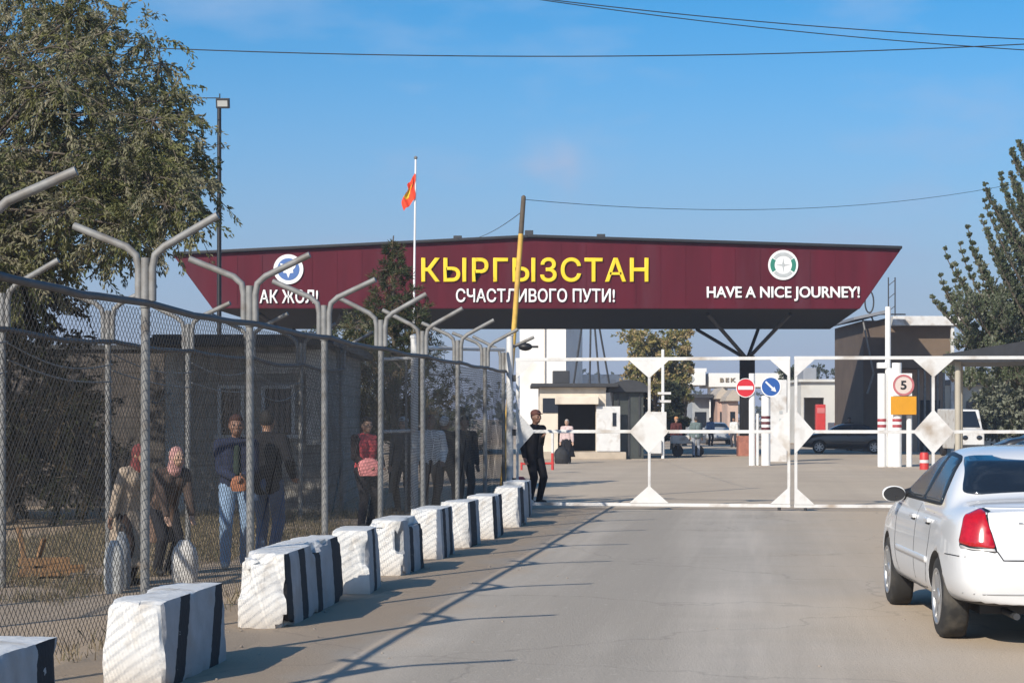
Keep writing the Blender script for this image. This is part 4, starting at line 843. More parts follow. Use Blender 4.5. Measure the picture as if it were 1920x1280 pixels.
def person(label, px, Y, face, h=1.7, top=(.05, .05, .06), bottom=(.03, .03, .04), skin='tan', hair=(.012, .010, .009), hairstyle='short', hands=((-.25, -.04, .80), (.25, -.04, .80)), feet=((-.10, -.03), (.10, .05)), shoe=(.02, .02, .02),
           hunch=0., hip=.92, skirt=None, scarf=None, cap=None, voxel=.014, X=None, inner=None, fat=1., sleeves=None):
    """local frame: faces -y, +x is the figure's left; 1.7 m tall before scaling"""
    x = GX(px, Y) if X is None else X; sc = h / 1.70
    t = thing('person', label, 'person', (x, Y, 0), face)
    cz = hip + .38 - abs(hunch) * .12; ch = Vector((0, -hunch * .9, cz)); pel = Vector((0, 0, hip)); wa = pel.lerp(ch, .45) + Vector((0, .01, 0))
    nk = ch + Vector((0, -hunch * .28 + .01, .16 - abs(hunch) * .03)); hd = nk + Vector((0, -.035 - hunch * .15, .135))
    sk = pmat('skin_' + skin, SKIN[skin], .6, .1, 8); b = MB()
    sh = [ch + Vector((s * .185, 0, .08)) for s in (-1, 1)]
    hipj = [pel + Vector((s * .095, 0, -.02)) for s in (-1, 1)]
    # head with face
    hb = MB(); hb.ball((0, 0, 0), (.078, .098, .115), n=20, m=14); hb.ball((0, -.03, -.055), (.056, .062, .065), n=16, m=10)
    capsule(hb, (0, -.093, .012), .010, (0, -.112, -.022), .015); hb.ball((0, -.088, -.062), (.026, .014, .010)); hb.ball((0, -.08, .025), (.055, .02, .012))
    for s in (-1, 1): hb.ball((s * .078, .008, -.01), (.014, .024, .034)); hb.ball((s * .04, -.07, -.022), (.026, .022, .02))
    for i, v_ in enumerate(hb.v): hb.v[i] = v_ + hd
    b.v += [];
    b.add(hb.v, hb.f, 0, True)
    capsule(b, nk - Vector((0, 0, .05)), .058, hd - Vector((0, -.02, .05)), .05)
    for s in (-1, 1):
        capsule(b, ch + Vector((s * .075, 0, .0)), .098, wa + Vector((s * .055, 0, 0)), .09); capsule(b, wa + Vector((s * .055, 0, 0)), .09, pel + Vector((s * .07, .01, 0)), .10)
    capsule(b, sh[0] + Vector((.03, 0, 0)), .058, sh[1] - Vector((.03, 0, 0)), .058); capsule(b, ch + Vector((-.06, 0, .1)), .06, ch + Vector((.06, 0, .1)), .06)
    arms, legs = [], []
    for i, s in enumerate((-1, 1)):
        el, wr = ik(sh[i], hands[i], .285, .26, (s * .5, .8, -.5)); arms.append((sh[i], el, wr))
        capsule(b, sh[i], .052, el, .040); capsule(b, el, .040, wr, .028)
        # hand: palm, four bent fingers, a thumb from the side of the palm
        d = (wr - el).normalized(); side = d.cross(Vector((0, 1, 0))); side = side.normalized() if side.length > .1 else Vector((1, 0, 0)); nrm = side.cross(d)
        if nrm.y > 0: nrm = -nrm; side = -side
        pc = wr + d * .045; capsule(b, wr, .026, pc + side * .014, .024); capsule(b, pc - side * .016, .022, pc + d * .03 + side * .018, .020); capsule(b, wr, .024, pc + d * .03 - side * .018, .018)
        for k, ln in enumerate((.066, .076, .070, .054)):
            o_ = pc + d * .04 + side * (.027 - k * .018); m1 = o_ + d * ln * .5 + nrm * .008; m2 = m1 + d * ln * .38 + nrm * .026; capsule(b, o_, .0105, m1, .0098, 8); capsule(b, m1, .0098, m2, .0085, 8)
        th = wr + d * .02 + side * .024; capsule(b, th, .014, th + d * .035 + side * .026 + nrm * .012, .011, 8); capsule(b, th + d * .035 + side * .026 + nrm * .012, .011, th + d * .062 + side * .024 + nrm * .026, .009, 8)
        an = Vector((feet[i][0], feet[i][1], .085)); kn, an = ik(hipj[i], an, .43, .43, (s * .1, -1, 0)); legs.append((hipj[i], kn, an))
        capsule(b, hipj[i], .088, kn, .055); capsule(b, kn, .055, an, .038); capsule(b, an + Vector((0, .02, -.03)), .036, an + Vector((s * .015, -.13, -.05)), .028)
    body = fuse(b, 'body', sk, t, voxel * .8, 2, sc)
    def cl(name, rgb, shapes, smooth=3, vx=None, bump=.6):
        mb = MB()
        for a in shapes: capsule(mb, *a)
        return fuse(mb, name, pmat('cloth_%02x%02x%02x' % tuple(int(min(1, c_) * 255) for c_ in rgb) + name, rgb, .9, .22, 9, bump=bump, bscale=18, spec=.2), t, vx or voxel, smooth, sc)
    T = []
    for s in (-1, 1):
        T += [(ch + Vector((s * .08, 0, 0)), .118 * fat, wa + Vector((s * .06, 0, 0)), .112 * fat), (wa + Vector((s * .06, 0, 0)), .112 * fat, pel + Vector((s * .075, .01, -.04)), .118 * fat)]
    T += [(sh[0] + Vector((.03, 0, 0)), .076, sh[1] - Vector((.03, 0, 0)), .076), (ch + Vector((-.06, .01, .09)), .08, ch + Vector((.06, .01, .09)), .08), (nk - Vector((0, 0, .05)), .072, nk - Vector((0, 0, .02)), .066)]
    Sv = []
    for a, e_, w_ in arms: Sv += [(a, .076, e_, .062), (e_, .062, w_ - (w_ - e_) * .06, .047)]
    if sleeves: cl('sleeves', sleeves, Sv + [(sh[0], .082, sh[0] + Vector((.04, 0, -.03)), .08), (sh[1], .082, sh[1] + Vector((-.04, 0, -.03)), .08)])
    else: T += Sv
    cl('jacket', top, T)
    if inner: cl('shirt_front', inner, [(ch + Vector((0, -.112, .05)), .035, wa + Vector((0, -.095, -.02)), .045)], 1)
    Lg = [(pel + Vector((-.06, .01, -.02)), .113, pel + Vector((.06, .01, -.02)), .113)]
    for hj, kn, an in legs: Lg += [(hj, .105, kn, .076), (kn, .076, an + Vector((0, 0, -.015)), .060)]
    if skirt:
        zt, zb, r0, r1, rgb = skirt; mb = MB(); pr = []; vs = []; n = 36; k = 9
        for i in range(k):
            u = i / (k - 1); z = zt + (zb - zt) * u; yo = -hunch * .9 * max(0, (z - hip) / .38)
            for j in range(n):
                a = 2 * math.pi * j / n; r_ = (r0 + (r1 - r0) * u) * (1 + .10 * u * math.sin(a * 5 + 1) + .05 * u * math.sin(a * 9)); vs.append((r_ * math.cos(a), r_ * .72 * math.sin(a) + yo, z))
        mb.add(vs, [(i * n + j, i * n + (j + 1) % n, (i + 1) * n + (j + 1) % n, (i + 1) * n + j) for i in range(k - 1) for j in range(n)]); mb.add(vs[:n], [tuple(range(n))]); mb.add(vs[-n:], [tuple(range(n))])
        fuse(mb, 'skirt', pmat('skirt_%02x%02x%02x' % tuple(int(c_ * 255) for c_ in rgb), rgb, .9, .2, 7, bump=.5, bscale=14, spec=.2), t, voxel, 2, sc)
    cl('trousers', bottom, Lg)
    for (hj, kn, an), s in zip(legs, (-1, 1)):
        mb = MB(); capsule(mb, an + Vector((0, .035, -.038)), .046, an + Vector((s * .018, -.145, -.046)), .039); capsule(mb, an + Vector((0, .01, -.01)), .048, an + Vector((0, .01, -.03)), .05)
        fuse(mb, 'shoe', pmat('shoe_%02x%02x%02x' % tuple(int(c_ * 255) for c_ in shoe), shoe, .7, .15, 9), t, voxel, 2, sc)
    for s in (-1, 1):
        e_ = MB(); e_.ball((hd + Vector((s * .032, -.088, .004))) * sc, .012 * sc, n=8, m=6); e_.build('eye', M_black, t, world=False)
    hm = MB(); rgb = hair
    if scarf:
        rgb = scarf; hm.ball(hd + Vector((0, .022, .022)), (.094, .105, .118), n=18, m=12); capsule(hm, hd + Vector((0, .05, -.06)), .08, nk + Vector((0, .02, -.04)), .095); capsule(hm, hd + Vector((-.07, .0, -.06)), .03, nk + Vector((0, -.07, -.03)), .05); capsule(hm, hd + Vector((.07, .0, -.06)), .03, nk + Vector((0, -.07, -.03)), .05)
        fuse(hm, 'headscarf', pmat('scarf_%02x%02x%02x' % tuple(int(c_ * 255) for c_ in rgb), rgb, .9, .35, 16), t, voxel * .8, 2, sc)
    else:
        hm.ball(hd + Vector((0, .026, .028)), (.086, .092, .105), n=18, m=12); hm.ball(hd + Vector((0, -.02, .078)), (.070, .075, .045), n=14, m=10)
        if hairstyle == 'long': capsule(hm, hd + Vector((0, .06, 0)), .075, nk + Vector((0, .085, -.08)), .06)
        if hairstyle == 'bun': hm.ball(hd + Vector((0, .08, .085)), (.045, .045, .045), n=12, m=8)
        fuse(hm, 'hair', pmat('hair_%02x%02x%02x' % tuple(int(c_ * 255) for c_ in rgb), rgb, .8, .3, 20), t, voxel * .8, 1, sc)
        if cap:
            cm = MB(); cm.ball(hd + Vector((0, .015, .068)), (.094, .108, .075), n=18, m=10); cm.ball(hd + Vector((0, -.10, .062)), (.07, .065, .012), n=14, m=6)
            fuse(cm, 'cap', pmat('cap_%02x%02x%02x' % tuple(int(c_ * 255) for c_ in cap), cap, .8, .2, 10), t, voxel * .8, 1, sc)
    t['hd'] = 0; del t['hd']; return t
def bag(name, label, cat_, c, size, rgb, knot=True, handles=False, seed=0):
    """a soft bag or sack: a lumpy box narrowing to a gathered neck"""
    c = Vector(c); m = MB(); n, k = 20, 12; vs = []
    for i in range(k):
        u = i / (k - 1); w_ = (1 - abs(2 * u - .8) ** 3 * .35) if u < .75 else (1 - (u - .75) * 2.6) ; w_ = max(.16, w_)
        for j in range(n):
            a = 2 * math.pi * j / n; ca, sa = math.cos(a), math.sin(a); r_ = w_ * (1 + .10 * noise.noise((ca * 1.5 + seed, sa * 1.5, u * 4))) / max(abs(ca), abs(sa)) ** .55
            vs.append(c + Vector((ca * r_ * size[0] / 2, sa * r_ * size[1] / 2, u * size[2] * (1 if knot else .98))))
    m.add(vs, [(i * n + j, i * n + (j + 1) % n, (i + 1) * n + (j + 1) % n, (i + 1) * n + j) for i in range(k - 1) for j in range(n)], 0, True); m.add(vs[:n], [tuple(range(n))[::-1]]); m.add(vs[-n:], [tuple(range(n))])
    t = thing(name, label, cat_, c); m.build('sack', pmat('bag_%02x%02x%02x' % tuple(int(x * 255) for x in rgb), rgb, .7, .25, 7, bump=.7, bscale=16), t)
    if handles:
        for s in (-1, 1):
            m = MB(); m.tube([c + Vector((math.cos(a) * size[0] * .18, s * size[1] * .12, size[2] * (.93 + .2 * math.sin(a)))) for a in [math.pi * i / 8 for i in range(9)]], .008, 6); m.build('handle', M_dark, t)
    return t
person('hunched elderly woman in a long tan coat and dark red headscarf', 238, 19.1, R(55), 1.40, top=(.36, .285, .215), bottom=(.05, .035, .03), skin='tan', scarf=(.13, .03, .03), hands=((-.30, -.05, .82), (.32, .02, .86)), hunch=.16, skirt=(1.15, .22, .17, .27, (.36, .285, .215)), fat=1.12, voxel=.012)
person('stooping woman in a brown coat and pink headscarf beside the hunched woman', 306, 20.3, R(38), 1.42, top=(.085, .06, .05), bottom=(.025, .025, .03), skin='light', scarf=(.42, .22, .20), hands=((-.16, -.42, .72), (.18, -.44, .70)), hunch=.26, hip=.86, skirt=(1.05, .42, .17, .23, (.17, .11, .08)), voxel=.012)
person('man in a dark navy jacket and pale blue jeans clasping his hands in the walkway', 443, 21.3, R(12), 1.68, top=(.022, .028, .055), bottom=(.19, .27, .38), skin='dark', hair=(.05, .018, .012), hands=((-.04, -.23, 1.02), (.07, -.23, 1.03)), feet=((-.13, -.12), (.10, .10)), shoe=(.45, .43, .40), inner=(.03, .045, .035), voxel=.012)
person('person in a black jacket seen from behind beside the man in pale jeans', 501, 21.9, R(165), 1.73, top=(.015, .015, .018), bottom=(.07, .11, .19), hands=((-.27, -.10, .98), (.20, -.22, 1.0)), feet=((-.09, .08), (.11, -.06)), voxel=.012)
person('woman in a bright red top with a pink bag standing in the walkway', 686, 29.0, R(35), 1.66, top=(.62, .09, .10), sleeves=(.03, .02, .022), bottom=(.02, .018, .022), skin='light', hairstyle='long', hands=((-.13, -.25, .98), (.15, -.25, .97)), voxel=.012)
person('person in a grey coat and pale cap right of the woman in red', 757, 34.4, R(-20), 1.66, top=(.075, .075, .08), bottom=(.03, .03, .035), skin='light', hair=(.03, .02, .02), cap=(.45, .43, .40), voxel=.014)
person('red-faced person in a pale patterned shirt and dark trousers behind a fence post', 807, 33.0, R(8), 1.70, top=(.78, .77, .75), bottom=(.02, .022, .03), skin='dark', hair=(.09, .03, .02), hands=((-.26, -.08, .82), (.20, -.16, .92)), voxel=.014)
person('person with white hair in a dark coat, walking towards the gate', 833, 33.8, R(150), 1.68, top=(.022, .022, .025), bottom=(.02, .02, .025), hair=(.55, .53, .50), feet=((-.10, -.22), (.10, .20)), voxel=.014)
person('person in black with a red-brown face farthest along the walkway', 870, 34.8, R(20), 1.68, top=(.018, .016, .018), bottom=(.02, .02, .022), skin='dark', voxel=.014)
person('guard in black uniform and brown cap leaning on the gate', 1001, 37.2, R(40), 1.80, top=(.010, .010, .013), bottom=(.010, .010, .013), skin='dark', hair=(.02, .012, .01), cap=(.10, .035, .025), hands=((-.27, -.06, .86), (.03, -.21, 1.22)), feet=((-.10, .0), (.10, -.03)), hunch=.03, fat=1.12, voxel=.013)
person('woman in a pale pink jacket and black skirt in front of the cream kiosk', 1063, 71.5, R(-15), 1.62, top=(.55, .42, .40), bottom=(.015, .015, .018), skin='light', hair=(.4, .34, .3), skirt=(.95, .25, .16, .30, (.014, .014, .017)), voxel=.016)
person('man in a grey-green jacket and light grey trousers walking under the canopy', 1305, 83.0, R(175), 1.74, top=(.13, .17, .17), bottom=(.30, .32, .36), hair=(.05, .05, .05), feet=((-.10, -.15), (.10, .16)), voxel=.016)
person('person in an orange hat and dark red coat standing behind the handcart', 1268, 86.0, R(10), 1.72, top=(.09, .03, .03), bottom=(.03, .03, .035), skin='light', hair=(.4, .2, .1), cap=(.62, .30, .14), voxel=.016)
person('dark-clothed person in the shade left of the brown guardhouse', 1592, 99.0, R(10), 1.72, top=(.012, .012, .014), bottom=(.012, .012, .014), voxel=.018)
person('distant person in a blue shirt standing by the pink shops', 1332, 118.0, R(20), 1.72, top=(.10, .16, .28), bottom=(.04, .04, .05), voxel=.02)
person('distant person in a white shirt near the grey car under the portal', 1376, 112.0, R(-30), 1.72, top=(.60, .60, .58), bottom=(.05, .05, .06), voxel=.02)
person('person in dark red beside the pale depot porch', 1572, 121.0, R(15), 1.72, top=(.16, .03, .03), bottom=(.03, .03, .03), voxel=.02)
# bags and bundles
bag('sack', 'white filled sack standing at the feet of the stooping woman', 'sack', (GX(346, 18.9), 18.9, 0), (.26, .24, .46), (.50, .48, .45), seed=3)
bag('shopping_bag', 'narrow pale bag standing left of the hunched woman', 'bag', (GX(214, 18.2), 18.2, 0), (.19, .17, .50), (.42, .42, .40), seed=8)
bag('shopping_bag', 'taller grey-blue bag standing right behind the narrow pale bag', 'bag', (GX(229, 18.6), 18.6, 0), (.16, .2, .56), (.22, .23, .24), seed=5, handles=True)
bag('handbag', 'pink square handbag held in front by the woman in red', 'bag', (GX(692, 28.72), 28.72, .80), (.34, .14, .27), (.62, .22, .22), knot=False, seed=2)
bag('sack', 'black bag beside the woman in front of the cream kiosk', 'sack', (GX(1053, 70.5), 70.5, 0), (.55, .4, .62), (.014, .014, .016), seed=4)
bag('sack', 'white and green sack on the ground near the arched booth', 'sack', (GX(1172, 84), 84, 0), (.7, .5, .62), (.50, .56, .50), seed=6)
bag('handbag', 'orange-brown pouch held at the waist of the man in pale jeans', 'bag', (GX(447, 21.0), 21.02, .86), (.18, .08, .17), (.30, .11, .05), knot=False, seed=9)
bag('sack', 'red and white bundle lying against the fence end behind the last block', 'sack', (GX(976, 36.6), 36.6, 0), (.34, .3, .55), (.34, .06, .07), seed=12)
# ------------------------------------------------------------------ building and clutter on the left
bY = 33.4; x0, x1 = GX(308, bY), GX(606, bY)
t = thing('block_house', 'weathered grey block house with barred windows behind the walkway', 'building', ((x0 + x1) / 2, bY, 0))
def blockwork(name, c1, c2):
    m = pmat(name, c1, .9, .2, 3, bump=.6, bscale=25, dirt=c2); tt = m.node_tree; n = tt.nodes; l = tt.links.new; b = n['Principled BSDF']; src = b.inputs['Base Color'].links[0].from_socket
    c = n.new('ShaderNodeTexCoord'); sp = n.new('ShaderNodeSeparateXYZ'); cb = n.new('ShaderNodeCombineXYZ'); l(c.outputs['Object'], sp.inputs[0])
    ad = n.new('ShaderNodeMath'); ad.operation = 'ADD'; l(sp.outputs['X'], ad.inputs[0]); l(sp.outputs['Y'], ad.inputs[1]); l(ad.outputs[0], cb.inputs['X']); l(sp.outputs['Z'], cb.inputs['Y'])
    br = n.new('ShaderNodeTexBrick'); br.inputs['Scale'].default_value = 1; br.inputs['Brick Width'].default_value = .42; br.inputs['Row Height'].default_value = .21; br.inputs['Mortar Size'].default_value = .014
    br.inputs['Color1'].default_value = (1, 1, 1, 1); br.inputs['Color2'].default_value = (.72, .72, .72, 1); br.inputs['Mortar'].default_value = (.45, .43, .4, 1); l(cb.outputs[0], br.inputs['Vector'])
    x = n.new('ShaderNodeMix'); x.data_type = 'RGBA'; x.blend_type = 'MULTIPLY'; x.inputs['Factor'].default_value = .8; l(src, x.inputs['A']); l(br.outputs['Color'], x.inputs['B']); l(x.outputs['Result'], b.inputs['Base Color']); return m
M_blk = blockwork('grey_blockwork', (.33, .31, .28), (.2, .185, .17)); M_plas = pmat('flaking_plaster', (.62, .58, .52), .9, .15, 2.5, bump=.5, dirt=(.20, .18, .16))
zt = pxz(650, bY)
wins = [(GX(408, bY), GX(458, bY)), (GX(490, bY), GX(553, bY))]; wz0, wz1 = pxz(815, bY), pxz(722, bY)
m = MB(); xs = [x0] + [q for w_ in wins for q in w_] + [x1]
for a, b_ in zip(xs[0::2], xs[1::2]): bx(m, a, b_, bY, bY + .3, 0, zt)
for a, b_ in wins: bx(m, a, b_, bY + .002, bY + .3, 0, wz0); bx(m, a, b_, bY + .002, bY + .3, wz1, zt)
bx(m, x0, x0 + .3, bY + .3, bY + 8, 0, zt); bx(m, x1 - .3, x1, bY + .3, bY + 8, 0, zt); bx(m, x0, x1, bY + 8, bY + 8.3, 0, zt); m.build('wall', M_blk, t)
for a, b_ in wins:
    m = MB(); bx(m, a + .03, b_ - .03, bY + .14, bY + .16, wz0 + .03, wz1 - .03); w_ = m.build('window', M_glass, t)
    m = MB(); bx(m, a, a + .06, bY - .03, bY + .13, wz0, wz1); bx(m, b_ - .06, b_, bY - .03, bY + .13, wz0, wz1); bx(m, a + .06, b_ - .06, bY - .03, bY + .13, wz1 - .06, wz1); bx(m, a - .05, b_ + .05, bY - .08, bY + .13, wz0 - .06, wz0 - .001); m.build('window_frame', M_white, w_)
    m = MB()
    for k in range(1, 6): q = a + (b_ - a) * k / 6; m.tube([(q, bY + .04, wz0), (q, bY + .04, wz1 - .06)], .010, 6)
    for z in (.33, .66): z = wz0 + (wz1 - wz0) * z; m.tube([(a + .06, bY + .04, z), (b_ - .06, bY + .04, z)], .008, 6)
    m.build('window_bars', M_dark, w_)
for a, b_, z0 in ((GX(312, bY), GX(346, bY), 0), (GX(575, bY), GX(602, bY), 1.2)): m = MB(); bx(m, a, b_, bY - .12, bY - .003, z0, zt - .05); m.build('pilaster', M_plas, t, .02)
m = MB(); bx(m, GX(470, bY), GX(600, bY), bY - .05, bY - .003, pxz(700, bY), pxz(662, bY)); m.build('plaster_band', M_plas, t, .015)
m = MB(); m.box(((x0 + x1) / 2, bY + 3.9, zt + .07), (x1 - x0 + .5, 9.2, .13)); m.box(((x0 + x1) / 2 + .05, bY + 3.9, zt + .165), (x1 - x0 + .3, 9.0, .05)); m.build('roof', M_dark, t, .01)
m = MB(); m.tube([(GX(322, bY), bY - .2, zt - .8), (GX(300, bY), bY - .35, zt - 1.0), (GX(292, bY), bY - .35, zt - .95)], .03, 8); m.build('pipe', M_galv, t)
# dark wall left of the house
x2 = GX(-260, 36)
t = thing('brick_wall', 'long dark brick wall in shade left of the block house', 'wall', ((x0 + x2) / 2, 36.5, 0)); m = MB(); bx(m, x2, x0 - .4, 36.4, 36.7, 0, 2.95); m.build('wall', blockwork('dark_brick', (.10, .085, .075), (.06, .055, .05)), t)
m = MB(); bx(m, x2, x0 - .36, 36.3, 36.8, 2.955, 3.05); m.build('coping', M_dark, t, .01)
# splintered crate with orange boards at the fence foot
c = Vector((GX(95, 20.0), 20.0, 0)); t = thing('wooden_crate', 'broken orange-brown wooden crate lying in the dry grass at left', 'crate', c, R(25)); rnd_ = random.Random(4); M_wood = pmat('raw_wood', (.27, .155, .075), .8, .25, 7)
for k in range(2): m = MB(); m.box(c + Vector((-.02, -.2, .07 + k * .11)), (.52, .025, .085), R(25 + rnd_.uniform(-4, 4))); m.build('slat', M_wood, t, .003)
for k in range(1): m = MB(); m.box(c + Vector((.0, .2, .07 + k * .11)), (.62, .025, .085), R(25)); m.build('slat', M_wood, t, .003)
m = MB(); m.box(c + Vector((-.1, 0, .035)), (.5, .36, .03), R(25)); m.build('crate_base', M_wood, t)
m = MB(); m.bar(c + Vector((-.22, -.12, .05)), c + Vector((-.34, .02, .52)), .05, .03); m.bar(c + Vector((-.15, -.1, .05)), c + Vector((-.02, -.2, .42)), .05, .03); m.build('loose_board', M_wood, t)
# ------------------------------------------------------------------ trees and plants
def leafcard(mb, p, d, ln, wd, rnd, mi):
    side = d.cross(Vector((rnd.gauss(0, 1), rnd.gauss(0, 1), rnd.gauss(0, 1))))
    if side.length < 1e-4: side = Vector((1, 0, 0))
    side.normalize(); n_ = side.cross(d) * (ln * .12)
    o = len(mb.v); mb.v += [p, p + d * ln * .5 + side * wd / 2 + n_, p + d * ln, p + d * ln * .5 - side * wd / 2 + n_]; mb.f.append((o, o + 1, o + 2, o + 3)); mb.mi.append(mi); mb.sm.append(False)
def rdir(rnd):
    while True:
        v_ = Vector((rnd.uniform(-1, 1), rnd.uniform(-1, 1), rnd.uniform(-1, 1)))
        if .05 < v_.length < 1: return v_.normalized()
def tree(name, label, base, hh, tr, clumps, mats, leaf=(.12, .04), per=24, twig=.7, droop=.3, up=0., seed=1, bark=None, cat_='tree', lean=0, branches=None):
    """clumps: (centre, radius, twigs); each twig carries leaves along its length, and a limb runs to each clump"""
    rnd = random.Random(seed); base = Vector(base); t = thing(name, label, cat_, base)
    bark = bark or pmat('bark', (.10, .08, .06), .9, .3, 9, bump=.6)
    m = MB(); tp = base + Vector((lean, 0, hh)); K = 10
    pts = [base.lerp(tp, i / K) + Vector((noise.noise((i * .5, seed, 0)) * .18, noise.noise((i * .5, seed, 9)) * .18, 0)) * (i > 0) for i in range(K + 1)]; m.tube(pts, [tr * (1.25 if i == 0 else 1 - .85 * i / K) for i in range(K + 1)], 10); m.build('trunk', bark, t)
    limb, cr = MB(), MB(); nm = len(mats)
    for bp_ in branches or []: limb.tube(bp_, [.012 + .045 * (i / (len(bp_) - 1)) for i in range(len(bp_))], 5)
    for c, r, nt_ in clumps:
        c = Vector(c); k = min(K - 1, max(2, int((c.z - base.z - r * .8) / hh * K))); k = min(k, K - 1); a = pts[k]; md = a.lerp(c, .5) + Vector((0, 0, .12 * (c - a).length)) + rdir(rnd) * .1 * (c - a).length
        L0 = tr * (1 - .85 * k / K) * .5
        if branches is None: limb.tube([a, a.lerp(md, .5) + Vector((0, 0, .04)), md, md.lerp(c, .6), c], [L0, L0 * .8, L0 * .55, L0 * .35, .012], 6)
        for _ in range(nt_):
            d = (rdir(rnd) + Vector((0, 0, up))).normalized(); s = c + d * r * rnd.uniform(.05, .5); ln = twig * rnd.uniform(.6, 1.25) * min(1, r / .6); q = [s]; dd = d.copy(); 
            for i in range(5): dd = (dd + Vector((0, 0, -droop * .25)) + rdir(rnd) * .18).normalized(); q.append(q[-1] + dd * ln / 5)
            if rnd.random() < .55: limb.tube([c, q[0], q[2], q[4], q[5]], [.011, .009, .007, .005, .003], 3, False)
            dens = rnd.choice((.5, 1, 1, 1.3)); tone = rnd.random()
            for _j in range(int(per * dens)):
                u = rnd.uniform(.1, 5) ; i = min(4, int(u)); p = q[i].lerp(q[i + 1], u - i) + rdir(rnd) * .05 * twig; ld = ((q[i + 1] - q[i]).normalized() * .8 + rdir(rnd) * .8 + Vector((0, 0, -droop * .5))).normalized()
                mi = min(nm - 1, max(0, int((tone * .7 + rnd.random() * .3) * nm))); sz = rnd.uniform(.7, 1.25); leafcard(cr, p, ld, leaf[0] * sz, leaf[1] * sz, rnd, mi)
    limb.build('limbs', bark, t, fix=False); cr.build('crown', mats, t, fix=False); return t
LG = [leafmat('leaf_deep', (.072, .084, .032)), leafmat('leaf_olive', (.145, .145, .055)), leafmat('leaf_greygreen', (.215, .205, .125)), leafmat('leaf_ochre', (.26, .235, .155))]
rnd = random.Random(21); cl_ = []
def addc(px, py, Y, rr, n): cl_.append((W(px, py, Y), rr, n))
# large tree on the left: dense body, sparse grey top, drooping right edge
for _ in range(108):
    px = rnd.uniform(-115, 340); py = rnd.uniform(60, 520)
    ed = 75 + max(0, (px - 200)) * 1.15 if px > 200 else (60 if px > 60 else 10)
    lo = 560 if px < 110 else (520 - (px - 110) * .62 if px < 300 else 400)
    if py < ed + 15 or py > lo: continue
    addc(px, py, 28 + rnd.uniform(-2.6, 2.6), rnd.uniform(.5, .75), 26 if py > 230 else (9 if py < 150 else 15))
for px, py in ((345, 215), (372, 300), (375, 345), (345, 395), (305, 425), (270, 455), (310, 190), (300, 120), (275, 80), (195, 55), (120, 60), (60, 20), (20, -20), (150, -10), (330, 370), (240, 450), (200, 480)):
    addc(px, py, 28 + rnd.uniform(-1.2, 1.2), rnd.uniform(.3, .45), 12)
for _ in range(26):
    px = rnd.uniform(-100, 260); addc(px, rnd.uniform(-40, 90) + max(0, px - 60) * .3, 28 + rnd.uniform(-2, 2), .4, 5)
tree('broadleaf_tree', 'large grey-green broadleaf tree filling the upper left corner', (GX(-90, 28), 28, 0), 6.2, .19, cl_, LG, (.088, .031), 44, .75, .75, .1, 5)
# dense low growth on the left behind the walkway
cl_ = []
for _ in range(95):
    cl_.append((Vector((rnd.uniform(-11.5, -5.3), rnd.uniform(28.5, 33), rnd.uniform(.5, 4.6))), rnd.uniform(.5, .8), 26))
cl_ = [c for c in cl_ if c[0].z < 4.8 - max(0, c[0].x + 8.3) * 1.5 and c[0].x < GX(170 + (c[0].z < 2.0) * 120, c[0].y)]
LD = [leafmat('leaf_shrub', (.030, .036, .016)), leafmat('leaf_shrub_dark', (.022, .026, .013)), leafmat('leaf_shrub_brown', (.055, .042, .024))]
tree('tall_shrub', 'dense dark tall shrub mass behind the chain-link at far left', (-8.0, 30.6, 0), 3.2, .11, cl_, LD, (.12, .05), 30, .7, .3, .1, 6, cat_='shrub')
# slender conifer in the middle
cl_ = []; Yc = 43.; bxx = GX(738, Yc)
for k in range(62):
    u = (k / 61); z = .9 + u * 4.55; rad = (1 - u) ** .8 * 1.62 + .05; a = k * 2.4
    for q in ((.55, 1.0) if u < .7 else (.8,)): cl_.append((Vector((bxx + math.cos(a) * rad * q * rnd.uniform(.7, 1.1), Yc + math.sin(a) * rad * q, z + .12 * rad)), .16 + .30 * (1 - u), 8 + int(9 * (1 - u))))
CN = [leafmat('needle_dark', (.038, .048, .022)), leafmat('needle_green', (.060, .075, .032)), leafmat('needle_brown', (.15, .11, .055))]
tree('conifer', 'slender brownish-green conifer in front of the left part of the canopy', (bxx, Yc, 0), 5.75, .09, cl_, CN, (.13, .018), 26, .42, .10, .35, 9)
cl_ = []
for k in range(40): cl_.append((Vector((GX(650, 47) + rnd.uniform(-1.3, 1.1), 47 + rnd.uniform(-1, 1), rnd.uniform(.6, 4.1))), rnd.uniform(.35, .6), 16))
tree('bushy_tree', 'low bushy tree just left of the conifer', (GX(650, 47), 47, 0), 3.6, .09, cl_, [CN[0], LG[2], CN[1]], (.11, .03), 24, .55, .3, .1, 10)
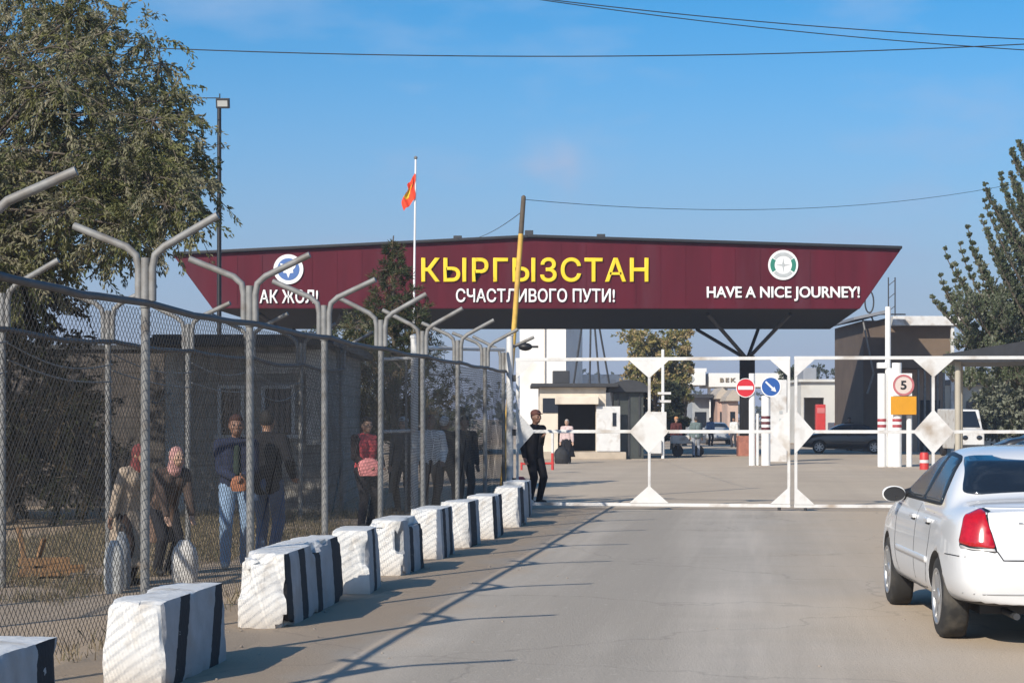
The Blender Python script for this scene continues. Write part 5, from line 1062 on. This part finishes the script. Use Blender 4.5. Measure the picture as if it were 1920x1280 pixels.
# poplar on the right
cl_ = []; Yp = 60.; bxp = GX(1965, Yp)
tips = [(1902, 285), (1875, 330), (1852, 350), (1836, 410), (1880, 400), (1905, 350), (1800, 460), (1822, 470), (1776, 470), (1768, 545), (1752, 560), (1795, 530), (1935, 300), (1960, 260), (1990, 320), (2020, 380), (2050, 470), (1860, 480), (1890, 500), (1920, 450), (1830, 560), (1790, 590), (2010, 520), (2070, 560), (1950, 420)]
tips += [(1842, 380), (1866, 395), (1892, 330), (1915, 270), (1786, 500), (1812, 430), (1762, 520), (1848, 440), (1898, 440), (1770, 575), (1830, 500), (1875, 470), (1815, 540), (1925, 380), (1945, 330)]
brs = []
for px, py in tips:
    rY = Yp + rnd.uniform(-1.3, 1.3); ex = 1962 + rnd.uniform(-12, 12); ey = min(750, py + 1.25 * abs(ex - px) + 60); pl = []
    for k in range(17):
        u = k / 16; q = u ** 1.25; x = px + (ex - px) * q + 5 * math.sin(u * 5 + px); y = py + (ey - py) * u; Yk = rY + (Yp - rY) * u; p = W(x, y, Yk); pl.append(p)
        if y < 735: cl_.append((p, .09 + .24 * min(1, u * 1.6) ** .8, int(8 + 9 * min(1, u * 1.5))))
    brs.append(pl)
for _ in range(110): cl_.append((W(rnd.uniform(1780, 2080), rnd.uniform(560, 735), Yp + rnd.uniform(-1.8, 1.8)), rnd.uniform(.35, .6), 20))
PG = [leafmat('leaf_poplar_dark', (.065, .085, .042)), leafmat('leaf_poplar', (.115, .135, .075)), leafmat('leaf_poplar_pale', (.22, .23, .17))]
tree('poplar', 'upright poplar tree at the right edge with rising branches', (bxp, Yp, 0), 9.4, .24, cl_, PG, (.08, .055), 15, .42, -.7, 1.2, 12, branches=brs)
# autumn tree under the canopy, seen through the gate
cl_ = []
for _ in range(85):
    px = rnd.gauss(1228, 30); py = rnd.gauss(690, 36)
    if 1170 < px < 1290 and 625 < py < 780: cl_.append((W(px, py, 112 + rnd.uniform(-1.5, 1.5)), rnd.uniform(.4, .75), 16))
AU = [leafmat('leaf_autumn', (.30, .245, .085)), leafmat('leaf_autumn_green', (.17, .17, .065)), leafmat('leaf_autumn_pale', (.42, .32, .17))]
tree('autumn_tree', 'yellowing round tree seen through the gate beneath the canopy', (GX(1228, 112), 112, 0), 6.0, .2, cl_, AU, (.20, .11), 16, .6, .2, .2, 13)
def smalltree(px, Y, py0, py1, wpx, mats, seed, label, n=34):
    cl_ = [(W(px + rnd.gauss(0, wpx * .3), rnd.uniform(py0 + 8, py1), Y + rnd.uniform(-1, 1)), wpx / F * Y * .2, 12) for _ in range(n)]
    tree('tree', label, (GX(px, Y), Y, 0), max(2, pxz(py0 + 12, Y)), .14, cl_, mats, (.22, .12), 13, .6, .2, .3, seed)
FG = [leafmat('leaf_far', (.10, .115, .060)), leafmat('leaf_far_dark', (.055, .066, .038))]
smalltree(1283, 118, 610, 760, 22, [AU[2], AU[0]], 31, 'narrow bare-topped tree right of the yellowing tree')
smalltree(1478, 150, 678, 790, 46, FG, 32, 'green tree behind the joint of the two gate leaves')
smalltree(1520, 190, 684, 760, 60, [FG[1]], 33, 'grey-green distant tree above the pale depot roof')
smalltree(1598, 118, 692, 800, 34, FG, 34, 'small leafy tree between the pale depot and the brown guardhouse')
smalltree(1200, 100, 725, 840, 26, [FG[1], LD[2]], 35, 'dark bushy tree growing beside the arched booth')
smalltree(1262, 104, 715, 820, 30, [FG[1], LD[0]], 36, 'dark green small tree left of the customs portal wall')
smalltree(1870, 96, 690, 815, 70, [FG[1], PG[2]], 37, 'dark tree behind the carport', 60)
smalltree(1925, 84, 680, 825, 60, [LD[0], PG[2]], 38, 'deep green tree at the right edge behind the carport', 60)
# far line of trees on the horizon
m = MB()
for _ in range(900):
    x = rnd.uniform(-220, 260); y = rnd.uniform(330, 380); c = Vector((x, y, rnd.uniform(0, 7) + 3 * noise.noise((x * .03, 0, 0))))
    for _k in range(26): leafcard(m, c + rdir(rnd) * rnd.uniform(.3, 3), rdir(rnd), 1.1, .8, rnd, 0)
tag(m.build('distant_treeline', leafmat('leaf_distant', (.085, .095, .075)), None, fix=False), 'hazy line of distant trees along the horizon', 'tree line', kind='stuff')
# dry grass and weeds
m = MB(); rnd = random.Random(77)
def tuft(x, y, n, hgt):
    for _ in range(n):
        p = Vector((x + rnd.gauss(0, .07), y + rnd.gauss(0, .07), 0)); d = Vector((rnd.gauss(0, .35), rnd.gauss(0, .35), 1)).normalized(); ln = hgt * rnd.uniform(.5, 1.3); s = Vector((rnd.gauss(0, 1), rnd.gauss(0, 1), 0)).normalized() * .004; e_ = p + d * ln + Vector((d.x, d.y, -.1)) * ln * .3
        o = len(m.v); m.v += [p - s, p + s, p + d * ln * .6 + s * .7, e_, p + d * ln * .6 - s * .7]; m.f.append((o, o + 1, o + 2, o + 3, o + 4)); m.mi.append(rnd.choice((0, 0, 1))); m.sm.append(False)
for _ in range(5200):
    y = rnd.uniform(13.5, 34); x = f2x(y) + rnd.uniform(-2.6, 1.2)
    if noise.noise((x * .7, y * .7, 2)) > -.05 or x < f2x(y): tuft(x, y, 9, rnd.uniform(.04, .15))
for _ in range(260):
    y = rnd.uniform(9, 34); tuft(fx(y) + rnd.gauss(0, .09), y, 7, rnd.uniform(.06, .18))
tag(m.build('dry_grass', [pmat('straw', (.21, .165, .10), .9, .3, 4), pmat('green_blade', (.09, .085, .045), .9, .3, 4)], None, fix=False), 'dry straw-coloured grass along the walkway and fence foot', 'grass', kind='stuff')
# litter, stones on the road
m = MB()
for _ in range(170):
    y = rnd.uniform(9, 33); x = fx(y) + rnd.choice((rnd.uniform(.2, 2.2), rnd.uniform(.2, 2.2), rnd.uniform(2, 9))); r_ = rnd.uniform(.004, .013) * (1.3 if rnd.random() < .1 else 1)
    m.ball((x, y, r_ * .5), (r_, r_ * rnd.uniform(.6, 1), r_ * .7), n=6, m=4)
tag(m.build('pebbles', pmat('pebble', (.26, .22, .18), .9, .3, 3), None, fix=False), 'scattered pebbles and grit on the road edge', 'pebbles', kind='stuff')
# small debris pieces near the blocks

# ------------------------------------------------------------------ dusty air
m = MB(); m.box((0, 210, 18.5), (760, 460, 39)); hb = m.build('haze', None or pmat('haze_air', (1, 1, 1)), None); tag(hb, kind='stuff')
mt = hb.data.materials[0]; t_ = mt.node_tree; t_.nodes.clear(); ou = t_.nodes.new('ShaderNodeOutputMaterial'); pv = t_.nodes.new('ShaderNodeVolumePrincipled')
pv.inputs['Density'].default_value = .0008; pv.inputs['Color'].default_value = (.80, .84, .95, 1); pv.inputs['Anisotropy'].default_value = .2
t_.links.new(pv.outputs[0], ou.inputs['Volume'])
